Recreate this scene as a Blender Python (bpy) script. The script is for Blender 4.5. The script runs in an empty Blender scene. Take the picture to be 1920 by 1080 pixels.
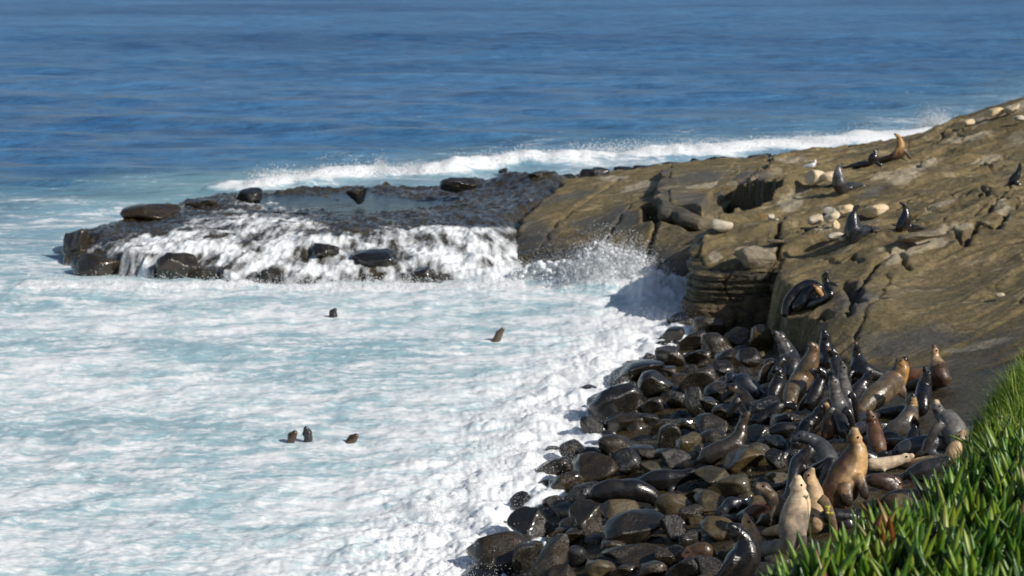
import bpy, math, random
import numpy as np
from mathutils import Vector, Matrix
rnd = random.Random(7)
rs = np.random.RandomState(11)
scn = bpy.context.scene
C = scn.collection

# ------------------------------------------------------------------ camera
CAMZ, F = 8.5, 3740.0
PITCH = math.atan(640.0 / F)
cam = bpy.data.cameras.new('camera')
cam.sensor_width = 36.0
cam.lens = 36.0 * F / 1920.0
cam.clip_start, cam.clip_end = 0.5, 30000
cam.dof.use_dof = True
cam.dof.focus_distance = 18.0
cam.dof.aperture_fstop = (cam.lens / 1000.0) / 0.022
co = bpy.data.objects.new('camera', cam)
C.objects.link(co)
co.location = (0, 0, CAMZ)
co.rotation_euler = (math.pi / 2 - PITCH, 0, 0)
scn.camera = co

# ------------------------------------------------------------------ light
SUN = Vector((0.68, -0.46, 0.57)).normalized()
SUN_EL = math.asin(SUN.z)
SUN_AZ = math.atan2(SUN.x, SUN.y)
world = bpy.data.worlds.new('World')
scn.world = world
world.use_nodes = True
wn = world.node_tree
sky = wn.nodes.new('ShaderNodeTexSky')
sky.sky_type = 'NISHITA'
sky.sun_disc = False
sky.sun_elevation = SUN_EL
sky.sun_rotation = SUN_AZ
wn.links.new(sky.outputs[0], wn.nodes['Background'].inputs[0])
wn.nodes['Background'].inputs[1].default_value = 0.075
sl = bpy.data.lights.new('sun', 'SUN')
sl.energy = 4.4
sl.angle = math.radians(0.6)
sl.color = (1.0, 0.94, 0.85)
so = bpy.data.objects.new('sun', sl)
C.objects.link(so)
so.rotation_euler = SUN.to_track_quat('Z', 'Y').to_euler()
so.location = (20, -10, 30)
scn.view_settings.view_transform = 'Standard'
scn.view_settings.look = 'None'
scn.view_settings.gamma = 1
scn.view_settings.exposure = 0.0
scn.view_settings.use_curve_mapping = False
scn.render.engine = 'CYCLES'
scn.cycles.use_denoising = True
scn.cycles.max_bounces = 6
scn.cycles.transparent_max_bounces = 8

# ------------------------------------------------------------------ pixel helpers (only to find the place of a thing in the world)
CP, SP = math.cos(PITCH), math.sin(PITCH)
def ray(px, py):
    a = (px - 960.0) / F
    t = (py - 540.0) / F
    return np.array([a, CP - t * SP, -SP - t * CP])
def WY(px, py, Y):
    r = ray(px, py)
    k = Y / r[1]
    return np.array([r[0] * k, Y, CAMZ + r[2] * k])
def WZ(px, py, z):
    r = ray(px, py)
    k = (z - CAMZ) / r[2]
    return np.array([r[0] * k, r[1] * k, z])
def toPix(x, y, z):
    dz = z - CAMZ
    d = y * CP - dz * SP
    u = y * SP + dz * CP
    return 960 + F * x / d, 540 - F * u / d

# ------------------------------------------------------------------ noise
_p = np.random.RandomState(3).permutation(256)
PERM = np.concatenate([_p, _p, _p])
_g = np.random.RandomState(4).normal(size=(256, 3))
G3 = (_g / np.linalg.norm(_g, axis=1)[:, None]).astype(np.float32)
_a = np.random.RandomState(5).uniform(0, 2 * np.pi, 256)
G2 = np.stack([np.cos(_a), np.sin(_a)], 1).astype(np.float32)
def n2(x, y):
    x = np.asarray(x, np.float32); y = np.asarray(y, np.float32)
    xi = np.floor(x).astype(np.int32); yi = np.floor(y).astype(np.int32)
    xf = x - xi; yf = y - yi
    xi &= 255; yi &= 255
    u = xf * xf * xf * (xf * (xf * 6 - 15) + 10); v = yf * yf * yf * (yf * (yf * 6 - 15) + 10)
    def g(ix, iy, dx, dy):
        h = G2[PERM[PERM[ix] + iy]]
        return h[..., 0] * dx + h[..., 1] * dy
    a = g(xi, yi, xf, yf); b = g(xi + 1, yi, xf - 1, yf)
    c = g(xi, yi + 1, xf, yf - 1); d = g(xi + 1, yi + 1, xf - 1, yf - 1)
    ab = a + u * (b - a); cd = c + u * (d - c)
    return (ab + v * (cd - ab)) * 1.5
def n3(x, y, z):
    x = np.asarray(x, np.float32); y = np.asarray(y, np.float32); z = np.asarray(z, np.float32)
    xi = np.floor(x).astype(np.int32); yi = np.floor(y).astype(np.int32); zi = np.floor(z).astype(np.int32)
    xf = x - xi; yf = y - yi; zf = z - zi
    xi &= 255; yi &= 255; zi &= 255
    u = xf * xf * (3 - 2 * xf); v = yf * yf * (3 - 2 * yf); w = zf * zf * (3 - 2 * zf)
    r = 0
    for i in (0, 1):
        for j in (0, 1):
            for k in (0, 1):
                h = G3[PERM[PERM[PERM[xi + i] + yi + j] + zi + k]]
                q = h[..., 0] * (xf - i) + h[..., 1] * (yf - j) + h[..., 2] * (zf - k)
                r = r + q * (u if i else 1 - u) * (v if j else 1 - v) * (w if k else 1 - w)
    return r * 1.5
def fbm2(x, y, o=4, g=0.5, ridged=False):
    r = 0; a = 1; s = 0
    for i in range(o):
        v = n2(x * 2 ** i + 17.3 * i, y * 2 ** i - 9.1 * i)
        if ridged: v = 1 - 2 * np.abs(v)
        r = r + a * v; s += a; a *= g
    return r / s
def fbm3(x, y, z, o=3, g=0.5, billow=False):
    r = 0; a = 1; s = 0
    for i in range(o):
        v = n3(x * 2 ** i + 7.7 * i, y * 2 ** i - 3.1 * i, z * 2 ** i + 1.3 * i)
        if billow: v = 2 * np.abs(v) - 0.5
        r = r + a * v; s += a; a *= g
    return r / s
def sstep(a, b, x):
    t = np.clip((x - a) / (b - a), 0, 1)
    return t * t * (3 - 2 * t)
def voronoi2(x, y, seed=0):
    xi = np.floor(x).astype(np.int32); yi = np.floor(y).astype(np.int32)
    f1 = np.full(np.shape(x), 9.0, np.float32); f2 = f1.copy(); idv = np.zeros(np.shape(x), np.float32)
    for i in (-1, 0, 1):
        for j in (-1, 0, 1):
            h = PERM[PERM[(xi + i) & 255] + ((yi + j + seed) & 255)]
            cx = xi + i + (PERM[h] / 255.0) * 0.9; cy = yi + j + (PERM[h + 37] / 255.0) * 0.9
            d = np.hypot(x - cx, y - cy)
            m = d < f1
            f2 = np.where(m, f1, np.minimum(f2, d)); idv = np.where(m, PERM[h + 91] / 255.0, idv); f1 = np.where(m, d, f1)
    return f1, f2, idv

# ------------------------------------------------------------------ mesh helpers
def mesh_np(name, V, Fc, smooth=True, attrs=None):
    """V (n,3); Fc (m,k) uniform faces"""
    V = np.ascontiguousarray(V, np.float32); Fc = np.ascontiguousarray(Fc, np.int32)
    me = bpy.data.meshes.new(name)
    me.vertices.add(len(V)); me.vertices.foreach_set('co', V.ravel())
    m, k = Fc.shape
    me.loops.add(m * k); me.loops.foreach_set('vertex_index', Fc.ravel())
    me.polygons.add(m)
    me.polygons.foreach_set('loop_start', np.arange(0, m * k, k, dtype=np.int32))
    me.update(calc_edges=True)
    me.polygons.foreach_set('use_smooth', np.full(m, smooth, bool))
    for n, a in (attrs or {}).items():
        a = np.asarray(a, np.float32)
        if a.ndim == 1:
            at = me.attributes.new(n, 'FLOAT', 'POINT'); at.data.foreach_set('value', a)
        else:
            if a.shape[1] == 3: a = np.concatenate([a, np.ones((len(a), 1), np.float32)], 1)
            at = me.attributes.new(n, 'FLOAT_COLOR', 'POINT'); at.data.foreach_set('color', np.ascontiguousarray(a).ravel())
    return me
def grid_faces(nr, nc):
    i = np.arange(nr - 1)[:, None] * nc + np.arange(nc - 1)[None]
    return np.stack([i, i + 1, i + nc + 1, i + nc], -1).reshape(-1, 4)
def link(name, me, mat=None, parent=None, kind=None, label=None, cat=None, group=None):
    o = bpy.data.objects.new(name, me)
    C.objects.link(o)
    if mat is not None and me is not None:
        if len(me.materials) == 0: me.materials.append(mat)
    if parent: o.parent = parent
    if kind: o['kind'] = kind
    if label: o['label'] = label
    if cat: o['category'] = cat
    if group: o['group'] = group
    return o
class TPS:
    def __init__(s, P, lam=0.02):
        P = np.asarray(P, float); s.c = P[:, :2]; n = len(P)
        d = np.linalg.norm(s.c[:, None] - s.c[None], axis=2)
        K = np.where(d > 0, d * d * np.log(d + 1e-9), 0) + lam * np.eye(n)
        Q = np.concatenate([np.ones((n, 1)), s.c], 1)
        A = np.block([[K, Q], [Q.T, np.zeros((3, 3))]])
        s.w = np.linalg.solve(A, np.concatenate([P[:, 2], np.zeros(3)]))
    def __call__(s, x, y):
        r = s.w[-3] + s.w[-2] * x + s.w[-1] * y
        for (cx, cy), w in zip(s.c, s.w):
            d2 = (x - cx) ** 2 + (y - cy) ** 2 + 1e-9
            r = r + w * 0.5 * d2 * np.log(d2)
        return r
def sdf(x, y, P):
    P = np.asarray(P)[:, :2]
    d = np.full(np.shape(x), 1e9); s = np.ones(np.shape(x))
    n = len(P)
    for i in range(n):
        a = P[i]; b = P[i - 1]
        ex, ey = b - a; wx, wy = x - a[0], y - a[1]
        t = np.clip((wx * ex + wy * ey) / (ex * ex + ey * ey + 1e-12), 0, 1)
        d = np.minimum(d, (wx - ex * t) ** 2 + (wy - ey * t) ** 2)
        c1 = y >= a[1]; c2 = y < b[1]; c3 = ex * wy > ey * wx
        fl = (c1 & c2 & c3) | (~c1 & ~c2 & ~c3)
        s = np.where(fl, -s, s)
    return s * np.sqrt(d)
def dline(x, y, P):
    P = np.asarray(P)[:, :2]
    d = np.full(np.shape(x), 1e9)
    for a, b in zip(P[:-1], P[1:]):
        ex, ey = b - a; wx, wy = x - a[0], y - a[1]
        t = np.clip((wx * ex + wy * ey) / (ex * ex + ey * ey + 1e-12), 0, 1)
        d = np.minimum(d, (wx - ex * t) ** 2 + (wy - ey * t) ** 2)
    return np.sqrt(d)
def drop(d, steep, r):
    t = np.maximum(0, d + r)
    return steep * (np.sqrt(t * t + r * r) - r)
PY = lambda L: np.array([WY(*p) for p in L])

# ------------------------------------------------------------------ materials
class NT:
    def __init__(s, name):
        s.m = bpy.data.materials.new(name); s.m.use_nodes = True
        s.t = s.m.node_tree; s.N = s.t.nodes; s.L = s.t.links
        s.b = s.N['Principled BSDF']; s.out = s.N['Material Output']
        s.tc = s.N.new('ShaderNodeTexCoord')
    def link(s, a, b): s.L.new(a, b)
    def mapping(s, scale=(1, 1, 1), rot=(0, 0, 0), src=None, loc=(0, 0, 0)):
        m = s.N.new('ShaderNodeMapping'); m.inputs['Scale'].default_value = scale; m.inputs['Rotation'].default_value = rot
        m.inputs['Location'].default_value = loc
        s.link(src or s.tc.outputs['Object'], m.inputs[0]); return m.outputs[0]
    def noise(s, scale, detail=4, rough=0.55, dist=0.0, vec=None, out='Fac'):
        n = s.N.new('ShaderNodeTexNoise'); n.inputs['Scale'].default_value = scale; n.inputs['Detail'].default_value = detail
        n.inputs['Roughness'].default_value = rough; n.inputs['Distortion'].default_value = dist
        s.link(vec or s.tc.outputs['Object'], n.inputs['Vector']); return n.outputs[out]
    def voro(s, scale, feature='F1', vec=None, out='Distance', rand=1.0):
        n = s.N.new('ShaderNodeTexVoronoi'); n.feature = feature; n.inputs['Scale'].default_value = scale
        n.inputs['Randomness'].default_value = rand
        s.link(vec or s.tc.outputs['Object'], n.inputs['Vector']); return n.outputs[out]
    def ramp(s, fac, stops):
        r = s.N.new('ShaderNodeValToRGB'); e = r.color_ramp.elements
        while len(e) < len(stops): e.new(0.5)
        for el, (p, c) in zip(e, stops):
            el.position = p; el.color = (c if isinstance(c, tuple) else (c, c, c)) + (1,)
        s.link(fac, r.inputs[0]); return r.outputs[0]
    def mix(s, f, a, b, mode='MIX'):
        n = s.N.new('ShaderNodeMix'); n.data_type = 'RGBA'; n.blend_type = mode
        for sock, v in ((n.inputs[0], f), (n.inputs[6], a), (n.inputs[7], b)):
            if hasattr(v, 'links') or hasattr(v, 'is_output'): s.link(v, sock)
            elif isinstance(v, tuple): sock.default_value = v + (1,)
            elif sock.type == 'RGBA': sock.default_value = (v, v, v, 1)
            else: sock.default_value = v
        return n.outputs[2]
    def math(s, op, a, b=0.0, clamp=False):
        n = s.N.new('ShaderNodeMath'); n.operation = op; n.use_clamp = clamp
        for sock, v in zip(n.inputs, (a, b)):
            if hasattr(v, 'is_output'): s.link(v, sock)
            else: sock.default_value = v
        return n.outputs[0]
    def mrange(s, v, a, b, c=0.0, d=1.0):
        n = s.N.new('ShaderNodeMapRange'); s.link(v, n.inputs[0])
        for i, q in enumerate((a, b, c, d)): n.inputs[i + 1].default_value = q
        return n.outputs[0]
    def attr(s, name, out='Fac'):
        n = s.N.new('ShaderNodeAttribute'); n.attribute_name = name; return n.outputs[out]
    def sep(s, v=None):
        n = s.N.new('ShaderNodeSeparateXYZ'); s.link(v or s.tc.outputs['Object'], n.inputs[0]); return n.outputs
    def bump(s, h, strength=0.5, dist=0.05, prev=None):
        n = s.N.new('ShaderNodeBump')
        if hasattr(strength, 'is_output'): s.link(strength, n.inputs['Strength'])
        else: n.inputs['Strength'].default_value = strength
        n.inputs['Distance'].default_value = dist
        s.link(h, n.inputs['Height'])
        if prev: s.link(prev, n.inputs['Normal'])
        return n.outputs[0]
    def set(s, **k):
        for kk, v in k.items():
            sock = s.b.inputs[kk.replace('_', ' ')]
            if hasattr(v, 'is_output'): s.link(v, sock)
            else: sock.default_value = v + (1,) if isinstance(v, tuple) and len(v) == 3 and sock.type == 'RGBA' else v

def make_slope_mat(name, wet_z=0.45, base=1.0, wetall=0.0):
    n = NT(name)
    wv = n.mapping((1, 1, 1.6), (0, 0, 0.7))
    big = n.noise(0.55, 5, 0.6, 0.6, wv)
    stretch = n.mapping((0.55, 1.2, 2.0), (0, 0, 0.65))
    st = n.noise(1.6, 8, 0.72, 0.3, stretch)
    fine = n.noise(9, 6, 0.7)
    b = base
    c1 = n.ramp(big, [(0.30, (0.10 * b, 0.098 * b, 0.074 * b)), (0.42, (0.165 * b, 0.143 * b, 0.064 * b)), (0.58, (0.25 * b, 0.205 * b, 0.088 * b)), (0.72, (0.37 * b, 0.30 * b, 0.165 * b))])
    c2 = n.ramp(st, [(0.34, (0.085 * b, 0.080 * b, 0.058 * b)), (0.5, (0.185 * b, 0.155 * b, 0.068 * b)), (0.64, (0.33 * b, 0.265 * b, 0.145 * b))])
    c = n.mix(0.5, c1, c2)
    c = n.mix(0.75, c, n.ramp(fine, [(0.25, 0.35), (0.5, 0.85), (0.75, 1.5)]), 'MULTIPLY')
    c = n.mix(1.0, c, (0.97, 0.90, 0.86), 'MULTIPLY')
    # pale barnacle / dropping flecks
    fl = n.ramp(n.noise(14, 3, 0.6), [(0.66, 0.0), (0.72, 1.0)])
    flm = n.ramp(n.noise(0.9, 3, 0.5), [(0.52, 0.0), (0.66, 1.0)])
    c = n.mix(n.math('MULTIPLY', fl, flm), c, (0.36, 0.32, 0.24))
    pv = n.noise(1.1, 7, 0.7, 0.4, n.mapping((0.6, 1.5, 1), (0, 0, 0.6), loc=(4, 2, 0)))
    c = n.mix(n.math('MULTIPLY', n.ramp(pv, [(0.565, 0.0), (0.61, 1.0)]), 0.6), c, (0.40, 0.33, 0.21))
    # ochre patches
    oc = n.ramp(n.noise(1.7, 4, 0.6, 1.0, n.mapping(loc=(9, 3, 1))), [(0.56, 0.0), (0.7, 1.0)])
    c = n.mix(n.math('MULTIPLY', oc, 0.5), c, (0.20, 0.115, 0.035))
    c = n.mix(n.math('MULTIPLY', n.attr('grey'), 0.8), c, n.mix(fine, (0.065, 0.066, 0.062), (0.12, 0.118, 0.105)))
    c = n.mix(n.math('MULTIPLY', n.attr('pale'), 0.8), c, n.ramp(fine, [(0.3, (0.26, 0.21, 0.13)), (0.6, (0.50, 0.43, 0.31))]))
    # wet near the water line; the wet attribute also carries painted shade in the notch
    z = n.sep()[2]
    zz = n.math('ADD', z, n.math('MULTIPLY', n.math('SUBTRACT', n.noise(1.5, 4), 0.5), -0.9))
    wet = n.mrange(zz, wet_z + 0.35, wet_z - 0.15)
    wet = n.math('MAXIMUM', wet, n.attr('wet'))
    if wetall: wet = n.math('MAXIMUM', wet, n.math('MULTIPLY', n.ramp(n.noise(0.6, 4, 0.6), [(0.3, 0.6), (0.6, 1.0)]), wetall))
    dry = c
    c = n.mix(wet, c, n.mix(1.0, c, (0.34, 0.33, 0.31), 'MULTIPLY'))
    r = n.mix(wet, n.ramp(fine, [(0.3, 0.75), (0.7, 0.55)]), n.ramp(fine, [(0.3, 0.38), (0.7, 0.16)]))
    bp = n.bump(n.noise(1.3, 8, 0.66, 0.5, n.mapping((0.6, 1.3, 2.0), (0, 0, 0.65))), 1.0, 0.14)
    bp = n.bump(n.noise(5.0, 8, 0.68, 0.4, n.mapping((1, 1, 2.5))), 1.0, 0.09, bp)
    bp = n.bump(n.noise(22, 5, 0.7), 0.7, 0.02, bp)
    n.set(Base_Color=c, Roughness=r, Normal=bp)
    return n.m
M_slope = make_slope_mat('slope_rock')
M_reef = make_slope_mat('wet_reef_rock', 0.6, 0.55, 1.0)
_b = M_reef.node_tree.nodes['Principled BSDF']; _b.inputs['Coat Weight'].default_value = 1.0; _b.inputs['Coat Roughness'].default_value = 0.10

def make_boulder_mat(name, dark, mid, warm, rough=(0.42, 0.16), moss=0.3):
    n = NT(name)
    oi = n.N.new('ShaderNodeObjectInfo')
    vec = n.N.new('ShaderNodeVectorMath'); vec.operation = 'ADD'
    n.link(n.tc.outputs['Object'], vec.inputs[0])
    cmb = n.N.new('ShaderNodeCombineXYZ')
    n.link(n.math('MULTIPLY', oi.outputs['Random'], 40.0), cmb.inputs[0]); n.link(cmb.outputs[0], vec.inputs[1])
    v = vec.outputs[0]
    a = n.noise(1.6, 5, 0.6, 0.5, v); f = n.noise(11, 5, 0.7, 0, v)
    c = n.ramp(a, [(0.3, dark), (0.55, mid), (0.75, warm)])
    c = n.mix(0.7, c, n.ramp(f, [(0.3, 0.5), (0.5, 0.9), (0.72, 1.5)]), 'MULTIPLY')
    tint = n.ramp(oi.outputs['Random'], [(0.0, (0.7, 0.75, 0.85)), (0.35, (1.0, 0.95, 0.85)), (0.7, (1.25, 1.05, 0.75)), (1.0, (0.9, 0.85, 0.8))])
    c = n.mix(1.0, c, tint, 'MULTIPLY')
    n.b.inputs['Coat Weight'].default_value = 0.0 if rough[1] > 0.3 else 0.55; n.b.inputs['Coat Roughness'].default_value = 0.09
    fl = n.ramp(n.noise(24, 2, 0.5, 0, v), [(0.70, 0.0), (0.74, 1.0)])
    c = n.mix(n.math('MULTIPLY', fl, 0.2), c, (0.3, 0.27, 0.2))
    r = n.ramp(n.noise(3, 4, 0.6, 0, v), [(0.35, rough[1]), (0.65, rough[0])])
    bp = n.bump(n.noise(5, 5, 0.62, 0, v), 0.45, 0.05)
    bp = n.bump(n.noise(30, 4, 0.7, 0, v), 0.5, 0.012, bp)
    n.set(Base_Color=c, Roughness=r, Normal=bp)
    return n.m
M_bwet = make_boulder_mat('wet_dark_boulder', (0.007, 0.007, 0.0065), (0.017, 0.015, 0.012), (0.038, 0.028, 0.016), (0.32, 0.10))
M_bbrown = make_boulder_mat('wet_brown_boulder', (0.013, 0.011, 0.008), (0.031, 0.025, 0.016), (0.060, 0.041, 0.021), (0.38, 0.13))
M_bolive = make_boulder_mat('olive_boulder', (0.03, 0.026, 0.013), (0.078, 0.064, 0.030), (0.14, 0.107, 0.05), (0.6, 0.28))
M_bpale = make_boulder_mat('pale_boulder', (0.52, 0.47, 0.37), (0.68, 0.62, 0.50), (0.76, 0.70, 0.58), (0.8, 0.6))
M_bgrey = make_boulder_mat('grey_boulder', (0.10, 0.09, 0.07), (0.24, 0.21, 0.155), (0.36, 0.31, 0.23), (0.8, 0.55))

# sea surface
def make_sea():
    n = NT('sea_water')
    foam = n.attr('foam'); teal = n.attr('teal')
    deep = (0.018, 0.082, 0.21)
    v1 = n.math('ADD', n.math('MULTIPLY', n.noise(0.55, 7, 0.7, 0.2, n.mapping((0.7, 1, 1))), 0.52), n.math('MULTIPLY', n.noise(0.03, 5, 0.6, 0.2, n.mapping((0.4, 1, 1))), 0.48))
    water = n.mix(n.ramp(v1, [(0.38, 0.0), (0.60, 1.0)]), deep, (0.075, 0.215, 0.42))
    tealc = n.mix(foam, (0.035, 0.17, 0.24), (0.55, 0.735, 0.775))
    water = n.mix(teal, water, tealc)
    # foam break-up
    vec = n.mapping((0.62, 1.15, 1.0), (0, 0, -0.12))
    f1 = n.noise(0.9, 9, 0.66, 0.75, vec)
    f2 = n.noise(4.5, 6, 0.7, 0.8, vec)
    lace = n.ramp(n.voro(2.2, 'DISTANCE_TO_EDGE', n.N and n.noise(1.3, 4, 0.6, 0.3, vec, 'Color')), [(0.0, 1.0), (0.12, 0.0)])
    k = n.math('ADD', n.math('MULTIPLY', f1, 0.72), n.math('MULTIPLY', f2, 0.28))
    rdg = n.ramp(n.math('ABSOLUTE', n.math('SUBTRACT', n.noise(1.9, 6, 0.62, 0.9, vec), 0.5)), [(0.0, 1.0), (0.045, 0.0)])
    k = n.math('ADD', k, n.math('MULTIPLY', lace, 0.04))
    k = n.math('ADD', n.math('SUBTRACT', k, 0.025), n.math('MULTIPLY', rdg, 0.11))
    thr = n.math('SUBTRACT', 0.80, n.math('MULTIPLY', foam, 0.52))
    m = n.mrange(n.math('SUBTRACT', k, thr), -0.06, 0.12)
    white = n.ramp(f2, [(0.3, (0.76, 0.81, 0.84)), (0.6, (0.87, 0.88, 0.89))])
    c = n.mix(m, water, white)
    r = n.mix(n.math('MAXIMUM', m, n.math('MULTIPLY', teal, foam), True), n.mrange(n.math('ABSOLUTE', n.sep()[1]), 60.0, 160.0, 0.14, 0.34), 0.75)
    calm = n.mrange(n.math('MULTIPLY', teal, foam), 0.15, 0.5, 1.0, 0.20)
    w1 = n.noise(1.1, 6, 0.6, 0.2, n.mapping((0.5, 1, 1)))
    w2 = n.noise(0.22, 5, 0.6, 0.2, n.mapping((0.4, 1, 1)))
    bp = n.bump(w2, calm, 1.5)
    bp = n.bump(w1, calm, 0.30, bp)
    bp = n.bump(f2, 0.3, 0.04, bp)
    n.set(Base_Color=c, Roughness=r, Normal=bp, IOR=1.33)
    return n.m
M_sea = make_sea()
def make_foam(name, alpha=False):
    n = NT(name)
    f = n.noise(7, 6, 0.7)
    c = n.ramp(f, [(0.3, (0.66, 0.72, 0.77)), (0.6, (0.86, 0.88, 0.89))])
    n.set(Base_Color=c, Roughness=0.6, Normal=n.bump(f, 0.8, 0.06))
    if alpha:
        a = n.attr('foam')
        st = n.noise(10.0, 7, 0.8, 0.4, n.mapping((1.0, 0.16, 0.5), (0, 0, 0.33)))
        k = n.math('ADD', st, n.math('MULTIPLY', n.math('SUBTRACT', a, 0.5), 0.9))
        k = n.math('ADD', n.math('MULTIPLY', k, 0.75), n.math('MULTIPLY', n.noise(7.0, 6, 0.8, 1.2), 0.25))
        n.set(Alpha=n.mrange(k, 0.34, 0.82))
    return n.m
M_foam = make_foam('sea_foam')
M_veil = make_foam('falling_water', True)
def make_pool():
    n = NT('shallow_water')
    n.set(Base_Color=(0.03, 0.06, 0.09), Roughness=0.08, IOR=1.33,
          Normal=n.bump(n.noise(3, 5, 0.6, 0.3, n.mapping((0.5, 1, 1))), 0.6, 0.08))
    return n.m
M_pool = make_pool()

# ------------------------------------------------------------------ the rock headland
S1poly = PY([(1452, 296, 62), (1410, 345, 56), (1366, 424, 49), (1340, 437, 47.3), (1309, 470, 45.6), (1312, 500, 44.3),
             (1385, 503, 44.0), (1460, 505, 43.8), (1452, 560, 42), (1468, 610, 40), (1525, 655, 37.5), (1600, 705, 35), (1740, 735, 33),
             (1800, 800, 31), (1900, 900, 28), (2300, 1000, 27), (2500, 300, 40), (2300, 120, 72), (1920, 183, 66), (1600, 275, 66)])
S1top = TPS(PY([(1920, 190, 62), (1850, 214, 62), (1780, 241, 62), (1700, 262, 63), (1650, 274, 62), (1570, 284, 62), (1500, 292, 62), (1450, 300, 61),
                (1900, 330, 51), (1900, 450, 42.5), (1900, 600, 36), (1880, 690, 33), (1750, 700, 33.6), (1760, 560, 38.5), (1600, 600, 37.5), (1500, 610, 38.8),
                (1500, 520, 41.5), (1600, 450, 44.2), (1600, 350, 51), (1700, 420, 45.5), (1450, 350, 54), (1450, 420, 48), (1345, 440, 46.4), (1325, 480, 45),
                (1390, 490, 44.6), (1455, 500, 44), (1620, 690, 35.2), (1530, 650, 37.3), (1750, 300, 57), (1800, 800, 30.5), (2100, 700, 31), (2100, 400, 42), (2100, 170, 62)]))
Upoly = PY([(1238, 384, 53), (1290, 404, 52), (1325, 420, 51.2), (1342, 396, 52.4), (1358, 350, 56), (1400, 300, 61.5), (1243, 310, 61.5), (1236, 350, 56)])
Utop = TPS(PY([(1240, 384, 53), (1345, 424, 50.8), (1372, 350, 56), (1420, 300, 61.5), (1245, 314, 61), (1238, 350, 56.5), (1300, 370, 54.8)]))
Mpoly = PY([(1052, 342, 61), (1150, 325, 62), (1300, 312, 62.5), (1450, 296, 62.5), (1440, 345, 56), (1362, 430, 50.3), (1306, 470, 48.6), (1296, 548, 48), (1240, 545, 48.6),
            (1190, 500, 50.5), (1080, 500, 51.8), (957, 508, 52.2), (954, 452, 55), (988, 398, 57.6)])
Mtop = TPS(PY([(1430, 300, 61.5), (1390, 340, 57), (956, 490, 53), (958, 452, 55), (988, 400, 57.4), (1052, 346, 60.5), (1190, 498, 50.9), (1080, 496, 52), (1100, 400, 56.8), (1200, 400, 54.3), (1150, 335, 61),
               (1250, 322, 61), (1100, 455, 54), (1200, 450, 51.8), (1300, 468, 49.6), (1300, 420, 51.5), (1290, 545, 48.4), (1240, 540, 48.8), (1360, 420, 51)]))
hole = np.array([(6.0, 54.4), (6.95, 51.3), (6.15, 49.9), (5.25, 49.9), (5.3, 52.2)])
beach_pts = [(1290, 590, -.1), (1220, 650, 0), (1140, 705, 0), (1080, 785, 0), (1020, 875, 0), (950, 980, 0), (860, 1075, 0), (800, 1200, 0.02), (1350, 620, .1), (1450, 640, .35),
             (1300, 690, .28), (1300, 800, .5), (1300, 950, .6), (1300, 1075, .7), (1450, 740, .8), (1500, 900, 1.0), (1450, 1075, 1.0), (1600, 800, 1.2), (1600, 950, 1.3),
             (1750, 750, 1.4), (1750, 900, 1.4), (1640, 700, 1.15), (1000, 700, -1), (900, 900, -1), (700, 1050, -1), (1150, 600, -.8), (1240, 560, -.5), (1300, 1250, .9), (1700, 1250, 1.4)]
Btop = TPS(np.array([WZ(*p) for p in beach_pts]))
shore = np.array([WZ(*p)[:2] for p in [(1300, 560, 0), (1262, 590, 0), (1220, 650, 0), (1140, 705, 0), (1080, 785, 0), (1020, 875, 0), (950, 980, 0), (860, 1075, 0), (780, 1220, 0)]])

def warp(x, y, s, a):
    return x + a * fbm2(x * s, y * s, 3), y + a * fbm2(x * s + 50, y * s + 20, 3)
JOINTS = [([(1585, 612, 37.4), (1612, 560, 39.2), (1640, 512, 41.2), (1700, 480, 42.2), (1770, 445, 43.2), (1850, 405, 44.8), (1925, 350, 48.5)], .16, .07),
 ([(1540, 492, 42.6), (1575, 505, 42.0), (1600, 492, 42.4), (1612, 515, 41.5)], .14, .05), ([(1462, 506, 43.9), (1455, 455, 45.6), (1470, 425, 47.3), (1520, 400, 48.6)], .2, .05),
 ([(1578, 548, 39.8), (1600, 560, 39.3), (1596, 585, 38.4), (1622, 600, 37.8), (1560, 606, 37.7), (1540, 590, 38.4)], .26, .09), ([(1655, 490, 42.2), (1690, 500, 41.6), (1705, 530, 40.4)], .12, .05),

 ([(1215, 505, 50.4), (1230, 440, 52.4), (1243, 388, 54.0)], .22, .07), ([(1000, 480, 53.3), (1040, 420, 56), (1100, 380, 58), (1160, 350, 60.5)], .08, .06), ([(1120, 500, 51.4), (1150, 440, 54.2), (1180, 400, 56)], .08, .05),
 ([(1755, 335, 52.5), (1800, 322, 53.2), (1850, 330, 52.0), (1900, 300, 55)], .12, .06), ([(1640, 350, 51.5), (1700, 330, 52.8), (1760, 300, 56)], .10, .06), ([(1560, 460, 44.0), (1620, 462, 43.6), (1680, 470, 43)], .14, .06),
 ([(1780, 440, 43.6), (1810, 470, 42.0), (1830, 430, 43.6), (1870, 440, 43), (1890, 400, 44.6)], .18, .07), ([(1840, 360, 48.2), (1860, 390, 46), (1900, 395, 45.4)], .14, .06), ([(1660, 540, 40.2), (1650, 590, 38.2), (1600, 640, 36.4)], .08, .04)]
JOINTS = [(PY(a), d_, w_) for a, d_, w_ in JOINTS]
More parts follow.
